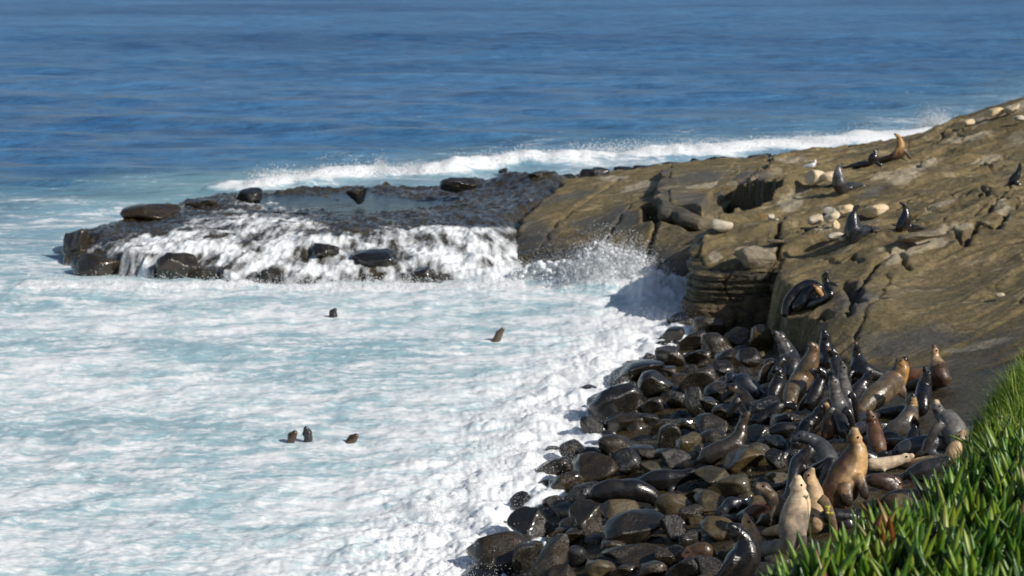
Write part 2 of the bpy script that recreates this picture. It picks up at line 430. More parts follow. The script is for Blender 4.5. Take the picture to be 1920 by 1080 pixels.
def H(x, y, detail=True, wet_shade_out=False):
    wx, wy = warp(x, y, 0.9, 0.35)
    B = Btop(x, y)
    B = np.where(y > 52, -1.5, B)
    top = S1top(x, y)
    dd = sdf(wx, wy, S1poly)
    h1 = top - drop(dd, 6.0, 0.10)
    back = np.maximum(0, y - 63.5)
    h1 = h1 - back * 0.9
    hm = Mtop(x, y) - drop(sdf(wx, wy, Mpoly), 3.2, 0.22)
    du = sdf(x, y, Upoly)
    hu = Utop(x, y) - drop(du + 0.25, 6.0, 0.05)
    hm = hm - 0.55 * sstep(0.55, 0.2, du) * (y < 55.5)
    if detail:
        # bedding ledges running up to the right
        u = x * 0.80 + y * 0.60; v = -x * 0.60 + y * 0.80
        lay = v * 0.55 + 1.1 * fbm2(u * 0.10, v * 0.22, 3) + 0.25 * fbm2(u * 0.6, v * 0.9, 3)
        fr = lay - np.floor(lay)
        led = sstep(0.0, 0.10, fr) * (1 - fr) 
        amp = 0.10 + 0.22 * sstep(-0.1, 0.5, fbm2(x * 0.22 + 7, y * 0.22, 2))
        rg = fbm2(u * 0.55 + 3, v * 1.5, 4, 0.55, True)
        relief = led * amp * 0.8 + 0.12 * fbm2(x * 0.35, y * 0.35, 3) + 0.06 * fbm2(x * 1.7, y * 1.7, 4) + 0.025 * fbm2(x * 6, y * 6, 3) + 0.10 * np.abs(rg) * sstep(-0.2, 0.4, fbm2(x * 0.3 + 70, y * 0.3, 2))
        lay2 = v * 1.9 + 1.6 * fbm2(u * 0.22 + 40, v * 0.4, 3); fr2 = lay2 - np.floor(lay2)
        relief = relief + 0.075 * sstep(0, 0.12, fr2) * (1 - fr2) * sstep(-0.15, 0.3, fbm2(x * 0.4 - 9, y * 0.4, 2))
        f1, f2, idv = voronoi2(u * 0.75 + 0.3 * fbm2(x * 1.5, y * 1.5, 2), v * 1.3)
        cm = (1 - np.exp(-(((x - 4.9) / 1.6) ** 2 + ((y - 46) / 3.0) ** 2))) * sstep(0.0, 0.35, fbm2(x * 0.25 + 31, y * 0.25 - 12, 2))
        crack = -0.16 * cm * (1 - sstep(0.0, 0.07, f2 - f1)) + 0.10 * cm * (idv - 0.5)
        sm = 1 - 0.55 * np.exp(-(((x - 8.0) / 2.6) ** 2 + ((y - 36.5) / 4.5) ** 2))
        jx, jy = x + 0.16 * fbm2(x * 1.8, y * 1.8, 3), y + 0.22 * fbm2(x * 1.8 + 30, y * 1.8, 3)
        jt = 0
        for pts_, d_, w_ in JOINTS:
            q = dline(jx, jy, pts_)
            jt = jt - d_ * 1.3 * np.exp(-(q / (w_ * 0.9)) ** 2) + d_ * 0.5 * np.exp(-(q / 0.55) ** 2)
        hm = hm + jt; h1 = h1 + jt
        h1 = h1 + (relief + crack) * sm
        hm = hm + 0.35 * relief + 0.03 * fbm2(x * 2.2, y * 2.2, 3)
        hu = hu + 0.4 * relief
        B = B + 0.06 * fbm2(x * 1.2, y * 1.2, 3)
    h = np.maximum(np.maximum(h1, hm), np.maximum(hu, B))
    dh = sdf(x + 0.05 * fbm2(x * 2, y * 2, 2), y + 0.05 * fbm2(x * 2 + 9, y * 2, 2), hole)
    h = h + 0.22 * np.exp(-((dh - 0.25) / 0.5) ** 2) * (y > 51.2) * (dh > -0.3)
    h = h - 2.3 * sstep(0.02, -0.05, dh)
    if wet_shade_out:
        wb = 1.15 * sstep(-0.05, 0.10, B - np.maximum(h1, np.maximum(hm, hu)))
        ws = 0.55 * sstep(0.9, -0.6, (y - 31.5) - (x - 3.5) * 0.75 + 1.6 * fbm2(x * 0.7, y * 0.7, 4))
        return np.clip(np.maximum(np.maximum(wb, ws), 1.3 * sstep(0.06, 0.0, dh)), 0, 1.3)  # last term paints shade into the notch colour; the others are wet rock
    return np.maximum(h, -1.6)
xs = np.concatenate([np.arange(-2.5, 14, 0.045), np.arange(14, 30, 0.25)])
ys = np.concatenate([np.arange(22, 32, 0.09), np.arange(32, 66, 0.05), np.arange(66, 80, 0.3)])
X, Y = np.meshgrid(xs, ys)
HZ = H(X, Y)
hpx, hpy = toPix(X, Y, HZ)
pale = np.zeros_like(X); grey = np.zeros_like(X)
for (bx, by, ax, ay, an) in [(1725, 455, 62, 17, .10), (1680, 485, 30, 10, .5), (1850, 222, 50, 9, .3), (1905, 203, 30, 9, .3), (1730, 310, 46, 8, .4), (1690, 335, 30, 12, .2), (1835, 255, 30, 6, .3), (1800, 262, 26, 6, .2), (1905, 262, 16, 10, 0), (1790, 425, 34, 9, .1), (1650, 330, 28, 6, .3),
                            (1480, 385, 26, 14, .3), (1350, 345, 60, 6, .1), (1210, 348, 60, 8, .2), (1500, 360, 40, 7, .3), (1395, 470, 20, 10, 0), (1545, 428, 30, 10, .1), (1490, 300, 40, 6, 0), (1150, 335, 30, 7, .1), (1880, 390, 20, 22, .8), (1760, 385, 40, 8, .4), (1870, 640, 50, 6, .1), (1810, 655, 60, 5, .1), (1850, 300, 30, 8, .3), (1340, 480, 12, 14, 0), (1440, 470, 18, 8, .2)]:
    ca, sa = math.cos(an), math.sin(an); dx_, dy_ = hpx - bx, by - hpy
    u_ = (dx_ * ca + dy_ * sa) / ax; v_ = (-dx_ * sa + dy_ * ca) / ay
    pale += np.exp(-(u_ * u_ + v_ * v_))
for (bx, by, ax, ay, an) in [(1640, 358, 42, 10, .35), (1310, 335, 80, 16, .1), (1300, 375, 60, 16, -.2), (1120, 420, 60, 20, .1), (1000, 440, 40, 40, .4), (1170, 410, 22, 30, .6), (1060, 370, 60, 10, .2), (1700, 640, 120, 30, .1), (1600, 560, 60, 30, .2), (1250, 520, 60, 50, 0), (1420, 330, 40, 10, .1), (1120, 480, 120, 20, 0)]:
    ca, sa = math.cos(an), math.sin(an); dx_, dy_ = hpx - bx, by - hpy
    u_ = (dx_ * ca + dy_ * sa) / ax; v_ = (-dx_ * sa + dy_ * ca) / ay
    grey += np.exp(-(u_ * u_ + v_ * v_))
nn_ = fbm2(X * 1.6, Y * 1.6, 4, 0.6)
pale = sstep(0.42, 0.62, np.clip(pale, 0, 1) + 0.75 * nn_); grey = sstep(0.2, 0.9, np.clip(grey, 0, 1) + 0.5 * nn_)
me = mesh_np('rock_headland', np.stack([X, Y, HZ], -1).reshape(-1, 3), grid_faces(len(ys), len(xs)), attrs={'wet': H(X, Y, True, True).ravel(), 'pale': pale.ravel(), 'grey': grey.ravel()})  # wet attribute: damp rock plus the shade painted into the notch
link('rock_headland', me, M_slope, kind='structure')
def Hq(x, y):
    i = np.clip(np.searchsorted(ys, y) - 1, 0, len(ys) - 2); j = np.clip(np.searchsorted(xs, x) - 1, 0, len(xs) - 2)
    ty = np.clip((y - ys[i]) / (ys[i + 1] - ys[i]), 0, 1); tx = np.clip((x - xs[j]) / (xs[j + 1] - xs[j]), 0, 1)
    a = HZ[i, j] * (1 - tx) + HZ[i, j + 1] * tx; b = HZ[i + 1, j] * (1 - tx) + HZ[i + 1, j + 1] * tx
    return a * (1 - ty) + b * ty

# slab that juts out over a shaded gap
cu_ = Upoly[:, :2].mean(0); an_ = np.linspace(0, 2 * np.pi, 220, endpoint=False)
def poly_r(a):
    best = 9.0
    dx_, dy_ = math.cos(a), math.sin(a)
    for i in range(len(Upoly)):
        p, q = Upoly[i, :2] - cu_, Upoly[i - 1, :2] - cu_
        e = q - p; den = dx_ * e[1] - dy_ * e[0]
        if abs(den) < 1e-9: continue
        t_ = (p[0] * e[1] - p[1] * e[0]) / den; v_ = (p[0] * dy_ - p[1] * dx_) / den
        if t_ > 0 and -1e-6 <= v_ <= 1 + 1e-6: best = min(best, t_)
    return best
rad = np.array([poly_r(a) for a in an_]); rad = np.convolve(np.pad(rad, 3, mode='wrap'), np.ones(7) / 7, 'valid')
VV = []
NR = 26
for k in range(NR):
    f_ = (k / (NR - 1)) ** 0.6
    xx = cu_[0] + np.cos(an_) * rad * f_ * 1.02; yy = cu_[1] + np.sin(an_) * rad * f_ * 1.02
    xx = xx + 0.35 * fbm2(xx * 1.1, yy * 1.1, 4) * f_; yy = yy + 0.4 * fbm2(xx * 1.1 + 9, yy * 1.1, 4) * f_; zz = Utop(xx, yy) + 0.0 + 0.09 * fbm2(xx * 1.2, yy * 1.2, 4) - 0.06 * sstep(0.93, 1, f_)
    VV.append(np.stack([xx, yy, zz], 1))
edge_ = VV[-1]
for k, (ins, dz_) in enumerate([(1.03, .10), (1.035, .20), (1.0, .30), (0.93, .40), (0.80, .46), (0.5, .5)]):
    xx = cu_[0] + (edge_[:, 0] - cu_[0]) * ins; yy = cu_[1] + (edge_[:, 1] - cu_[1]) * ins; zz = edge_[:, 2] - dz_
    nq = fbm3(xx * 2.5, yy * 2.5, zz * 2.5, 3); VV.append(np.stack([xx + 0.09 * nq, yy + 0.09 * nq, zz + 0.04 * nq], 1))
VV = np.vstack(VV); nrr = NR + 6
ii = np.arange(nrr - 1)[:, None] * 220 + np.arange(220)[None]; jj = np.arange(nrr - 1)[:, None] * 220 + (np.arange(220)[None] + 1) % 220
FF = np.stack([ii, jj, jj + 220, ii + 220], -1).reshape(-1, 4)
gq = 0.25 + 0.75 * sstep(-0.2, 0.3, fbm2(VV[:, 0] * 0.8, VV[:, 1] * 0.8, 3))
link('overhanging_slab', mesh_np('overhanging_slab', VV, FF, attrs={'grey': gq}), M_slope, kind='structure')

# undercut wall of thin ledges below the block
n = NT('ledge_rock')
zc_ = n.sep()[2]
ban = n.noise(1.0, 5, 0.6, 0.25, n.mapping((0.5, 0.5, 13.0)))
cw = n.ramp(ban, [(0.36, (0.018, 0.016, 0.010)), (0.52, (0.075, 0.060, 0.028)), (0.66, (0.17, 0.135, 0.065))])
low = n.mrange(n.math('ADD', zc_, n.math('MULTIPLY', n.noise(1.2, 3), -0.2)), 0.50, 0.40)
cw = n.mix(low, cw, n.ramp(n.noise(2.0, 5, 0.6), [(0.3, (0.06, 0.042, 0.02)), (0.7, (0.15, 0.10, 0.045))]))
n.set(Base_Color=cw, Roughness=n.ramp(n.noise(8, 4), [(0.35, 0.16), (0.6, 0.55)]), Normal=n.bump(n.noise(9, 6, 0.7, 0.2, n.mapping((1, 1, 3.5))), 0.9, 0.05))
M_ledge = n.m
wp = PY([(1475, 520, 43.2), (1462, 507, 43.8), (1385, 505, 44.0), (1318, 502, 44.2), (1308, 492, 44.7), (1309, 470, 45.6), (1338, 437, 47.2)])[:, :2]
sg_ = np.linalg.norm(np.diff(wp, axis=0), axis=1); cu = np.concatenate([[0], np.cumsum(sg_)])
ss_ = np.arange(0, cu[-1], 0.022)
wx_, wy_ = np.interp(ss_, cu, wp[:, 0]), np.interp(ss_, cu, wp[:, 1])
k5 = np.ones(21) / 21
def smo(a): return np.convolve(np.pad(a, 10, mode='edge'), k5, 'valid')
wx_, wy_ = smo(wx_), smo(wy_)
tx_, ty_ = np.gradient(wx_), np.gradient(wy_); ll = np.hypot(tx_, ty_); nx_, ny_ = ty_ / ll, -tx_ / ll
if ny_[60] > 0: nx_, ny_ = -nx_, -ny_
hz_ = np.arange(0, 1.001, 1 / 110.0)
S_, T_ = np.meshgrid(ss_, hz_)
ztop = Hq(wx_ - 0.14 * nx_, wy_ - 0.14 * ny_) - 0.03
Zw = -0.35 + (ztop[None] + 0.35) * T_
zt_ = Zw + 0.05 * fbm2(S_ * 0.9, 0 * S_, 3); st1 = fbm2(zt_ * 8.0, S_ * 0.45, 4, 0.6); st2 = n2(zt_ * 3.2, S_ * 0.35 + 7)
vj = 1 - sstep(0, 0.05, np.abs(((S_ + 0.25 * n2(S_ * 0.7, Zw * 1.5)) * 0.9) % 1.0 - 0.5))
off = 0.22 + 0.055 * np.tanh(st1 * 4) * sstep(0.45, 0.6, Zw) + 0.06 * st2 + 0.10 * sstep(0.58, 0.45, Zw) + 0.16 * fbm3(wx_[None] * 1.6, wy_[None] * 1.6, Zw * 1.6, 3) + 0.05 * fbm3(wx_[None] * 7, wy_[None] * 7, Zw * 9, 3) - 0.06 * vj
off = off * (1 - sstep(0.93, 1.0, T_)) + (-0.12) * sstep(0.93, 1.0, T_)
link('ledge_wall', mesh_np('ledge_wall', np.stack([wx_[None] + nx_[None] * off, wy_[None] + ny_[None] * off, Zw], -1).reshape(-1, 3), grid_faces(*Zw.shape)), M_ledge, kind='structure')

# ------------------------------------------------------------------ the reef
Rpoly = PY([(118, 478, 54.5), (135, 503, 52.7), (235, 500, 51.3), (300, 508, 50.8), (385, 515, 50.5), (430, 528, 50.0), (600, 530, 49.9), (830, 522, 50.2), (925, 498, 51.6),
            (948, 455, 54), (958, 400, 57.6), (1047, 352, 61), (1050, 322, 63.5), (1000, 322, 63.8), (930, 345, 64.4), (640, 349, 64.5), (450, 364, 63), (340, 384, 61), (240, 400, 58.5), (190, 430, 56.5), (130, 432, 55.5)])
Rtop = TPS(PY([(150, 450, 54), (190, 480, 52), (250, 468, 51.7), (340, 478, 51), (380, 440, 53), (500, 470, 51.5), (600, 440, 52.5), (350, 400, 57), (500, 400, 57.5), (460, 367, 61.5),
               (700, 440, 53), (800, 425, 53.7), (880, 430, 53.5), (930, 452, 53), (650, 400, 57), (800, 380, 59.5), (650, 360, 62.5), (830, 500, 51), (650, 500, 50.8), (560, 510, 50.4),
               (850, 390, 57.2), (900, 425, 54.6), (945, 420, 55.8), (960, 378, 59), (1010, 320, 63.2), (1000, 350, 61), (900, 356, 62)]))
POOLP = np.array([WY(450, 376, 60.5)[:2], WY(700, 385, 59)[:2], WY(930, 372, 60)[:2], WY(1000, 352, 62.5)[:2], WY(930, 345, 64.5)[:2], WY(640, 348, 64.6)[:2], WY(480, 362, 63.2)[:2]])
def R(x, y):
    wx, wy = warp(x, y, 1.1, 0.45)
    t = Rtop(x, y)
    stp = np.where(x < -7.2, 2.6, 0.75 + 1.8 * sstep(-7.0, -7.4, x)) + 0.8 * (fbm2(x * 0.8, 0 * x + 4, 2))
    h = t - drop(sdf(wx, wy, Rpoly), np.maximum(stp, 0.5), 0.20) - 0.13 * sstep(0.5, -0.6, sdf(x, y, POOLP))
    h = h + 0.16 * (np.abs(fbm2(x * 0.75 + 3, y * 0.7, 3)) * 2 - 0.4) * sstep(55.5, 52.5, y)
    qx = x + 0.5 * fbm2(x * 0.8, y * 0.8, 3); qy = y + 0.8 * fbm2(x * 0.6 + 5, y * 0.6, 3)
    f1, f2, idv = voronoi2(qx * 0.55 + 0.35 * qy, qy * 0.42)
    h = h - 0.10 + 0.14 * (idv - 0.5) * sstep(0, 0.25, f2 - f1) + 0.16 * fbm2(x * 0.6 + y * 0.3, y * 0.6, 4, 0.6) + 0.07 * np.abs(fbm2(x * 1.8 + y, y * 1.6, 4, 0.6, True)) - 0.06 + 0.07 * fbm2(x * 4.5, y * 3.5, 3)
    return np.maximum(h, -1.2)
rx = np.arange(-13.5, 1.8, 0.035)
ry = np.concatenate([np.arange(48.6, 55, 0.03), np.arange(55, 66.5, 0.09)])
RX, RY = np.meshgrid(rx, ry)
RZ = R(RX, RY)
link('rock_reef', mesh_np('rock_reef', np.stack([RX, RY, RZ], -1).reshape(-1, 3), grid_faces(len(ry), len(rx))), M_reef, kind='structure')
# water standing on the back of the reef
px_, py_ = toPix(RX, RY, RZ)
gx, gy = np.meshgrid(np.linspace(-9.2, 1.0, 120), np.linspace(57.6, 64.9, 50))
gz = 0.70 + 0.02 * fbm2(gx * 1.5, gy * 1.5, 3)
inside = sdf(gx, gy, POOLP) < 1.0
fc = grid_faces(50, 120)
fc = fc[inside.ravel()[fc].all(1)]
used, inv = np.unique(fc, return_inverse=True)
link('tide_pool', mesh_np('tide_pool', np.stack([gx, gy, gz], -1).reshape(-1, 3)[used], inv.reshape(-1, 4)), M_pool, kind='structure')
# white water running over the reef: foam where the flow breaks
fm = np.zeros_like(RX)
for (bx, by, sx, sy, w) in [(600, 500, 330, 55, 1.15), (880, 480, 75, 60, 0.9), (480, 470, 160, 45, .45), (400, 440, 120, 18, .25), (560, 440, 130, 20, .35), (800, 430, 160, 8, .5), (330, 430, 30, 60, .25),
                            (470, 395, 60, 20, .3), (270, 520, 40, 40, .8), (200, 500, 40, 50, .5), (640, 470, 120, 18, .4), (250, 470, 120, 8, .45), (130, 520, 16, 30, .7),
                            (345, 508, 30, 30, -1.0), (185, 508, 42, 24, -.55), (220, 497, 20, 20, -.3), (300, 510, 18, 26, -.35), (512, 520, 28, 30, -1.1), (610, 470, 35, 14, -.9), (700, 480, 70, 20, -.7), (790, 515, 60, 28, -.6), (570, 515, 26, 26, -.4), (640, 520, 30, 20, -.5), (400, 510, 20, 30, -.5), (860, 470, 30, 12, -.5),
                            (650, 425, 60, 16, -.8), (880, 410, 90, 22, -.9), (150, 455, 45, 28, -.9), (270, 415, 70, 18, -.6), (560, 395, 200, 14, .12), (430, 415, 90, 10, .45), (560, 418, 90, 10, .5), (330, 445, 90, 8, .5), (230, 458, 60, 8, .6), (180, 470, 30, 8, .5), (420, 460, 120, 16, .4), (660, 452, 80, 12, .35), (500, 385, 60, 7, .4), (860, 436, 90, 7, .5)]:
    fm += w * np.exp(-(((px_ - bx) / sx) ** 2 + ((py_ - by) / sy) ** 2))
sx_ = RX - 0.45 * (RY - 50) * (RX < -3) * sstep(-3, -6, RX) + 0.1 * (RY - 50)
strk = fbm2(sx_ * 5.0, RY * 1.0, 4) * 0.42 + fbm2(sx_ * 1.1, RY * 0.8, 3) * 0.7 + 0.30 * fbm2(RX * 3.0, RY * 2.6, 4, 0.6) - 0.10 * (RX < -3.5)
fm2 = np.clip(0.85 * np.minimum(fm, 1.0) + 0.03 + 1.35 * strk * (0.35 + np.clip(fm, 0, 0.8)), 0, 1)
fz = RZ + 0.02 + 0.05 * fm2 * (0.4 + fbm3(sx_ * 5, RY * 1.2, RZ * 1.5, 3, billow=True))
keep = (fm2 > 0.03) & (RZ > -0.3) & (py_ > 368)
fc = grid_faces(len(ry), len(rx)); fc = fc[keep.ravel()[fc].all(1)]
used, inv = np.unique(fc, return_inverse=True)
link('reef_waterfall', mesh_np('reef_waterfall', np.stack([RX, RY, fz], -1).reshape(-1, 3)[used], inv.reshape(-1, 4), attrs={'foam': fm2.ravel()[used]}), M_veil, kind='structure')

# ------------------------------------------------------------------ sea
rowpy = np.concatenate([np.array([-99.6, -99, -98, -96, -93, -88, -80, -70, -58]), np.arange(-45, 240, 3.2), np.arange(240, 1180, 2.1), np.arange(1180, 1900, 14)])
sy = 8.5 / ((rowpy + 100) / F)
colpx = np.concatenate([np.arange(-1500, -60, 25), np.arange(-60, 1340, 3.1), np.arange(1340, 3400, 22)])
SY, A = np.meshgrid(sy, (colpx - 960) / F, indexing='ij')
SX = SY * A
SY = SY.copy()
back = np.array([WZ(px, py, 0)[:2] for px, py in [(480, 352), (640, 334), (800, 326), (1000, 303), (1200, 290), (1400, 281), (1600, 268), (1800, 245), (2000, 215), (2300, 150)]])
db = dline(SX, SY, back)
dsh = dline(SX, SY, shore)
cove = sstep(51.5, 49.5, SY + 0.05 * SX) 
near = np.exp(-(dsh / 2.2) ** 2) * (SY < 50)
amp = np.clip((SY - 48) / 30, 0, 1)
w = np.zeros_like(SX)
r2 = np.random.RandomState(2)
for i in range(26):
    lam = 1.6 * 1.16 ** i
    th = math.radians(90 + r2.uniform(-38, 38)); kx, ky = math.cos(th), math.sin(th)
    fade = np.clip(1.6 - SY / (lam * 70), 0, 1)
    ph = 2 * np.pi * (SX * kx + SY * ky) / lam + r2.uniform(0, 6.28) + 1.2 * n2(SX / lam * 0.35, SY / lam * 0.35)
    w += 0.0125 * min(lam, 8.0) ** 0.75 * (1.0 if lam < 12 else 12.0 / lam) * (1 - 2 * np.abs(np.sin(ph / 2)) ** 1.3) * fade
w = w - w.mean()
z = w * (0.35 + 0.65 * amp) * (1 - 0.8 * np.exp(-(db / (SY * 0.06)) ** 2))
lump = fbm2(SX * 0.55, SY * 0.55, 5, 0.55, True)
zc = 0.07 * lump + 0.07 * fbm2(SX * 0.25, SY * 0.4, 3) + 0.034 * fbm2(SX * 2.2, SY * 2.2, 3, 0.6)
z = z * (1 - cove) + cove * (z * 0.25 + zc)
bil = fbm3(SX * 1.1, SY * 1.3, 0 * SX, 4, 0.5, True)
bil2 = fbm3(SX * 5, SY * 5, 0 * SX, 3, 0.6, True)
edge = np.exp(-(dsh / 2.1) ** 2) * (SY < 50.5)
z += edge * (0.08 + 0.26 * np.clip(bil + 0.25, 0, 2) + 0.055 * bil2 + 0.02 * fbm3(SX * 14, SY * 12, 0 * SX, 2, 0.6, True))
# the wave breaking in the corner
sc = WY(1165, 520, 49.2)
g1 = np.exp(-(((SX - sc[0]) / 1.25) ** 2 + ((SY - 49.3) / 0.8) ** 2))
sc2 = WY(1040, 520, 50.6); g2 = np.exp(-(((SX - sc2[0]) / 1.6) ** 2 + ((SY - 50.8) / 0.8) ** 2))
sc3 = WY(1235, 545, 47.6); g3 = np.exp(-(((SX - sc3[0]) / 0.8) ** 2 + ((SY - 47.8) / 1.0) ** 2))
sc4 = WY(910, 520, 51.0); g4 = np.exp(-(((SX - sc4[0]) / 0.9) ** 2 + ((SY - 51.2) / 0.7) ** 2))
z += (0.62 * g1 + 0.32 * g2 + 0.38 * g3 + 0.25 * g4) * (0.75 + 0.5 * bil + 0.25 * bil2)
# foot of the falls
foot = np.exp(-np.abs(SY - 49.6 + 0.0 * SX) / 0.9) * (SX < 0.3) * (SX > -12.5)
z += 0.14 * foot * (0.6 + bil + 0.5 * bil2) * (0.6 + 0.8 * np.clip(fbm2(SX * 0.8, 0 * SX + 2, 2) + 0.3, 0, 1))
# breakers behind the reef
db_ = db + 1.6 * fbm2(SX * 0.35, SY * 0.2, 4, 0.6)
brk = np.exp(-(np.maximum(db_, 0) / (SY * 0.017)) ** 2) * (SX > -11)
z += brk * 0.6 * np.clip(0.55 + 0.5 * fbm2(SX * 0.25, SY * 0.08, 3) + 0.25 * fbm2(SX * 1.1, SY * 0.5, 3), 0, 2)
foam = np.zeros_like(SX)
foam += cove * (0.60 + 0.20 * fbm2(SX * 0.16, SY * 0.28, 3))
foam = np.maximum(foam, near * 1.05)
foam = np.maximum(foam, cove * sstep(-9, 1.5, SX + (42 - SY) * 0.55) * 0.62 + 0.2 * near)
foam = np.maximum(foam, np.clip((g1 + g2 + g3 + g4) * 1.4, 0, 1.1))
foam = np.maximum(foam, np.clip(foot * 1.25, 0, 1) * (SY < 52))
foam = np.maximum(foam, np.clip(brk * 1.5, 0, 1.15) * np.clip(0.95 + 0.55 * fbm2(SX * 0.5, SY * 0.35 + 8, 3), 0.35, 1))
wide = np.exp(-(db / (SY * 0.10)) ** 2) * (SX > -16)
foam = np.maximum(foam, 0.60 * wide * (0.75 + 0.7 * fbm2(SX * 0.2, SY * 0.12 + 5, 3)))
leftp = sstep(76, 62, SY) * (SY > 49)
foam = np.maximum(foam, leftp * (0.50 + 0.30 * fbm2(SX * 0.2, SY * 0.35, 3)))
foam = np.maximum(foam, 0.10 + 0.06 * fbm2(SX * 0.02, SY * 0.05, 3))
teal = np.clip(cove + 0.8 * sstep(84, 60, SY + 6 * fbm2(SX * 0.1, SY * 0.1, 2)) + 0.6 * wide, 0, 1)
# inside corner between block and beach is clearer, less foam
V = np.stack([SX, SY, z], -1)
link('sea', mesh_np('sea', V.reshape(-1, 3), grid_faces(len(rowpy), len(colpx)), attrs={'foam': foam.ravel(), 'teal': teal.ravel()}), M_sea, kind='structure')
sea_i = (SY, SX, z)

# ------------------------------------------------------------------ spray: many small drops, one object each burst
def drops_mesh(name, P, S):
    t = np.array([[1, 0, -.3], [-.5, .87, -.3], [-.5, -.87, -.3], [0, 0, 1.1]], np.float32)
    n = len(P)
    q = rs.normal(size=(n, 4)); q /= np.linalg.norm(q, axis=1)[:, None]
    a, b, c, d = q.T
    Rm = np.stack([1 - 2 * (c * c + d * d), 2 * (b * c - a * d), 2 * (b * d + a * c), 2 * (b * c + a * d), 1 - 2 * (b * b + d * d), 2 * (c * d - a * b),
                   2 * (b * d - a * c), 2 * (c * d + a * b), 1 - 2 * (b * b + c * c)], 1).reshape(n, 3, 3)
    V = np.einsum('nij,kj->nki', Rm, t) * S[:, None, None] + P[:, None]
    f = np.array([[0, 1, 2], [0, 3, 1], [1, 3, 2], [2, 3, 0]])
    Fc = (np.arange(n)[:, None, None] * 4 + f[None]).reshape(-1, 3)
    return mesh_np(name, V.reshape(-1, 3), Fc, True)
# torn lumps of foam thrown up by the surge
import bmesh as _bmm
def clods(name, P, S, label):
    b = _bmm.new(); _bmm.ops.create_icosphere(b, subdivisions=2, radius=1.0)
    t = np.array([v.co[:] for v in b.verts]); f = np.array([[v.index for v in q.verts] for q in b.faces]); b.free()
    var = []
    for k in range(8):
        nz = fbm3(t[:, 0] * 1.6 + 9 * k, t[:, 1] * 1.6, t[:, 2] * 1.6, 3, billow=True); var.append(t * (0.8 + 0.55 * nz)[:, None])
    V = []; Fc = []
    for i, (p, s_) in enumerate(zip(P, S)):
        a = rnd.uniform(0, 6.28); ca, sa = math.cos(a), math.sin(a); q = var[i % 8] * s_ * np.array([rnd.uniform(.8, 1.5), rnd.uniform(.8, 1.3), rnd.uniform(.6, 1.3)])
        V.append(np.stack([q[:, 0] * ca - q[:, 1] * sa, q[:, 0] * sa + q[:, 1] * ca, q[:, 2]], 1) + p); Fc.append(f + i * len(t))
    link(name, mesh_np(name, np.vstack(V), np.vstack(Fc), True), M_foam, kind='stuff', label=label)
# corner burst
prof_x = np.array([1040, 1075, 1095, 1115, 1140, 1165, 1190, 1215, 1240, 1262, 1285, 1300])
prof_y = np.array([505, 480, 450, 440, 442, 455, 452, 472, 497, 512, 535, 560])
P = []; S = []
for k in range(850):       # thrown strands of drops
    x0 = rnd.uniform(1050, 1295); top = np.interp(x0, prof_x, prof_y); Yk = rnd.uniform(48.6, 50.0) if x0 < 1235 else rnd.uniform(47.4, 48.5)
    h = rnd.random() ** 0.7
    y1 = 560 + (top - 560) * h
    bend = rnd.uniform(-14, 14); m = rnd.randint(14, 46)
    for j in range(m):
        t = j / m
        p = WY(x0 + bend * t * t * 1.5 + rnd.gauss(0, 1.6), 560 + (y1 - 560) * (1 - (1 - t) ** 1.7) + rnd.gauss(0, 1.6), Yk + 0.2 * t + rnd.gauss(0, .03))
        P.append(p); S.append(rnd.uniform(0.006, 0.020) * (1.2 - 0.6 * t))
for k in range(22000):
    x0 = rnd.gauss(1175, 60); 
    if x0 > 1300: continue
    top = np.interp(x0, prof_x, prof_y) - 8
    h = abs(rnd.gauss(0, 0.40))
    if h > 1.15: continue
    P.append(WY(x0, 560 + (top - 560) * h, rnd.uniform(48.4, 50.2) if x0 < 1240 else rnd.uniform(47.4, 48.4))); S.append(rnd.uniform(0.005, 0.016))
for k in range(500):
    P.append(WY(rnd.gauss(1150, 70), 470 - abs(rnd.gauss(0, 22)), rnd.uniform(48.8, 50))); S.append(rnd.uniform(0.004, 0.011))
for k in range(6000):
    x0 = rnd.uniform(950, 1170); top = np.interp(x0, [950, 985, 1040, 1100, 1170], [508, 492, 474, 470, 470])
    P.append(WY(x0, 530 + (top - 530) * abs(rnd.gauss(0, .55)), 50.3 + rnd.gauss(0, .25))); S.append(rnd.uniform(0.005, 0.014))
link('spray', drops_mesh('spray', np.array(P), np.array(S)), M_foam, kind='stuff', label='white spray of a wave bursting against the rock corner')
P = []; S = []
for k in range(1500):
    x0 = rnd.gauss(1165, 58)
    if x0 > 1295 or x0 < 1010: continue
    top = np.interp(x0, prof_x, prof_y) + 14
    h = rnd.random() ** 1.3
    P.append(WY(x0, 575 + (top - 575) * h, (49.9 - 0.9 * (1 - h) if x0 < 1235 else 48.1) + rnd.gauss(0, .25))); S.append(rnd.uniform(0.035, 0.12) * (1.1 - 0.65 * h))
for k in range(1100):
    x0 = rnd.uniform(955, 1150); top = np.interp(x0, [955, 985, 1040, 1100, 1150], [512, 500, 488, 492, 500])
    P.append(WY(x0, 545 + (top - 545) * rnd.random() ** 1.4, 50.6 + rnd.gauss(0, .25))); S.append(rnd.uniform(0.03, 0.10))
clods('foam', P, S, 'torn white foam thrown up where the surge hits the rock corner')
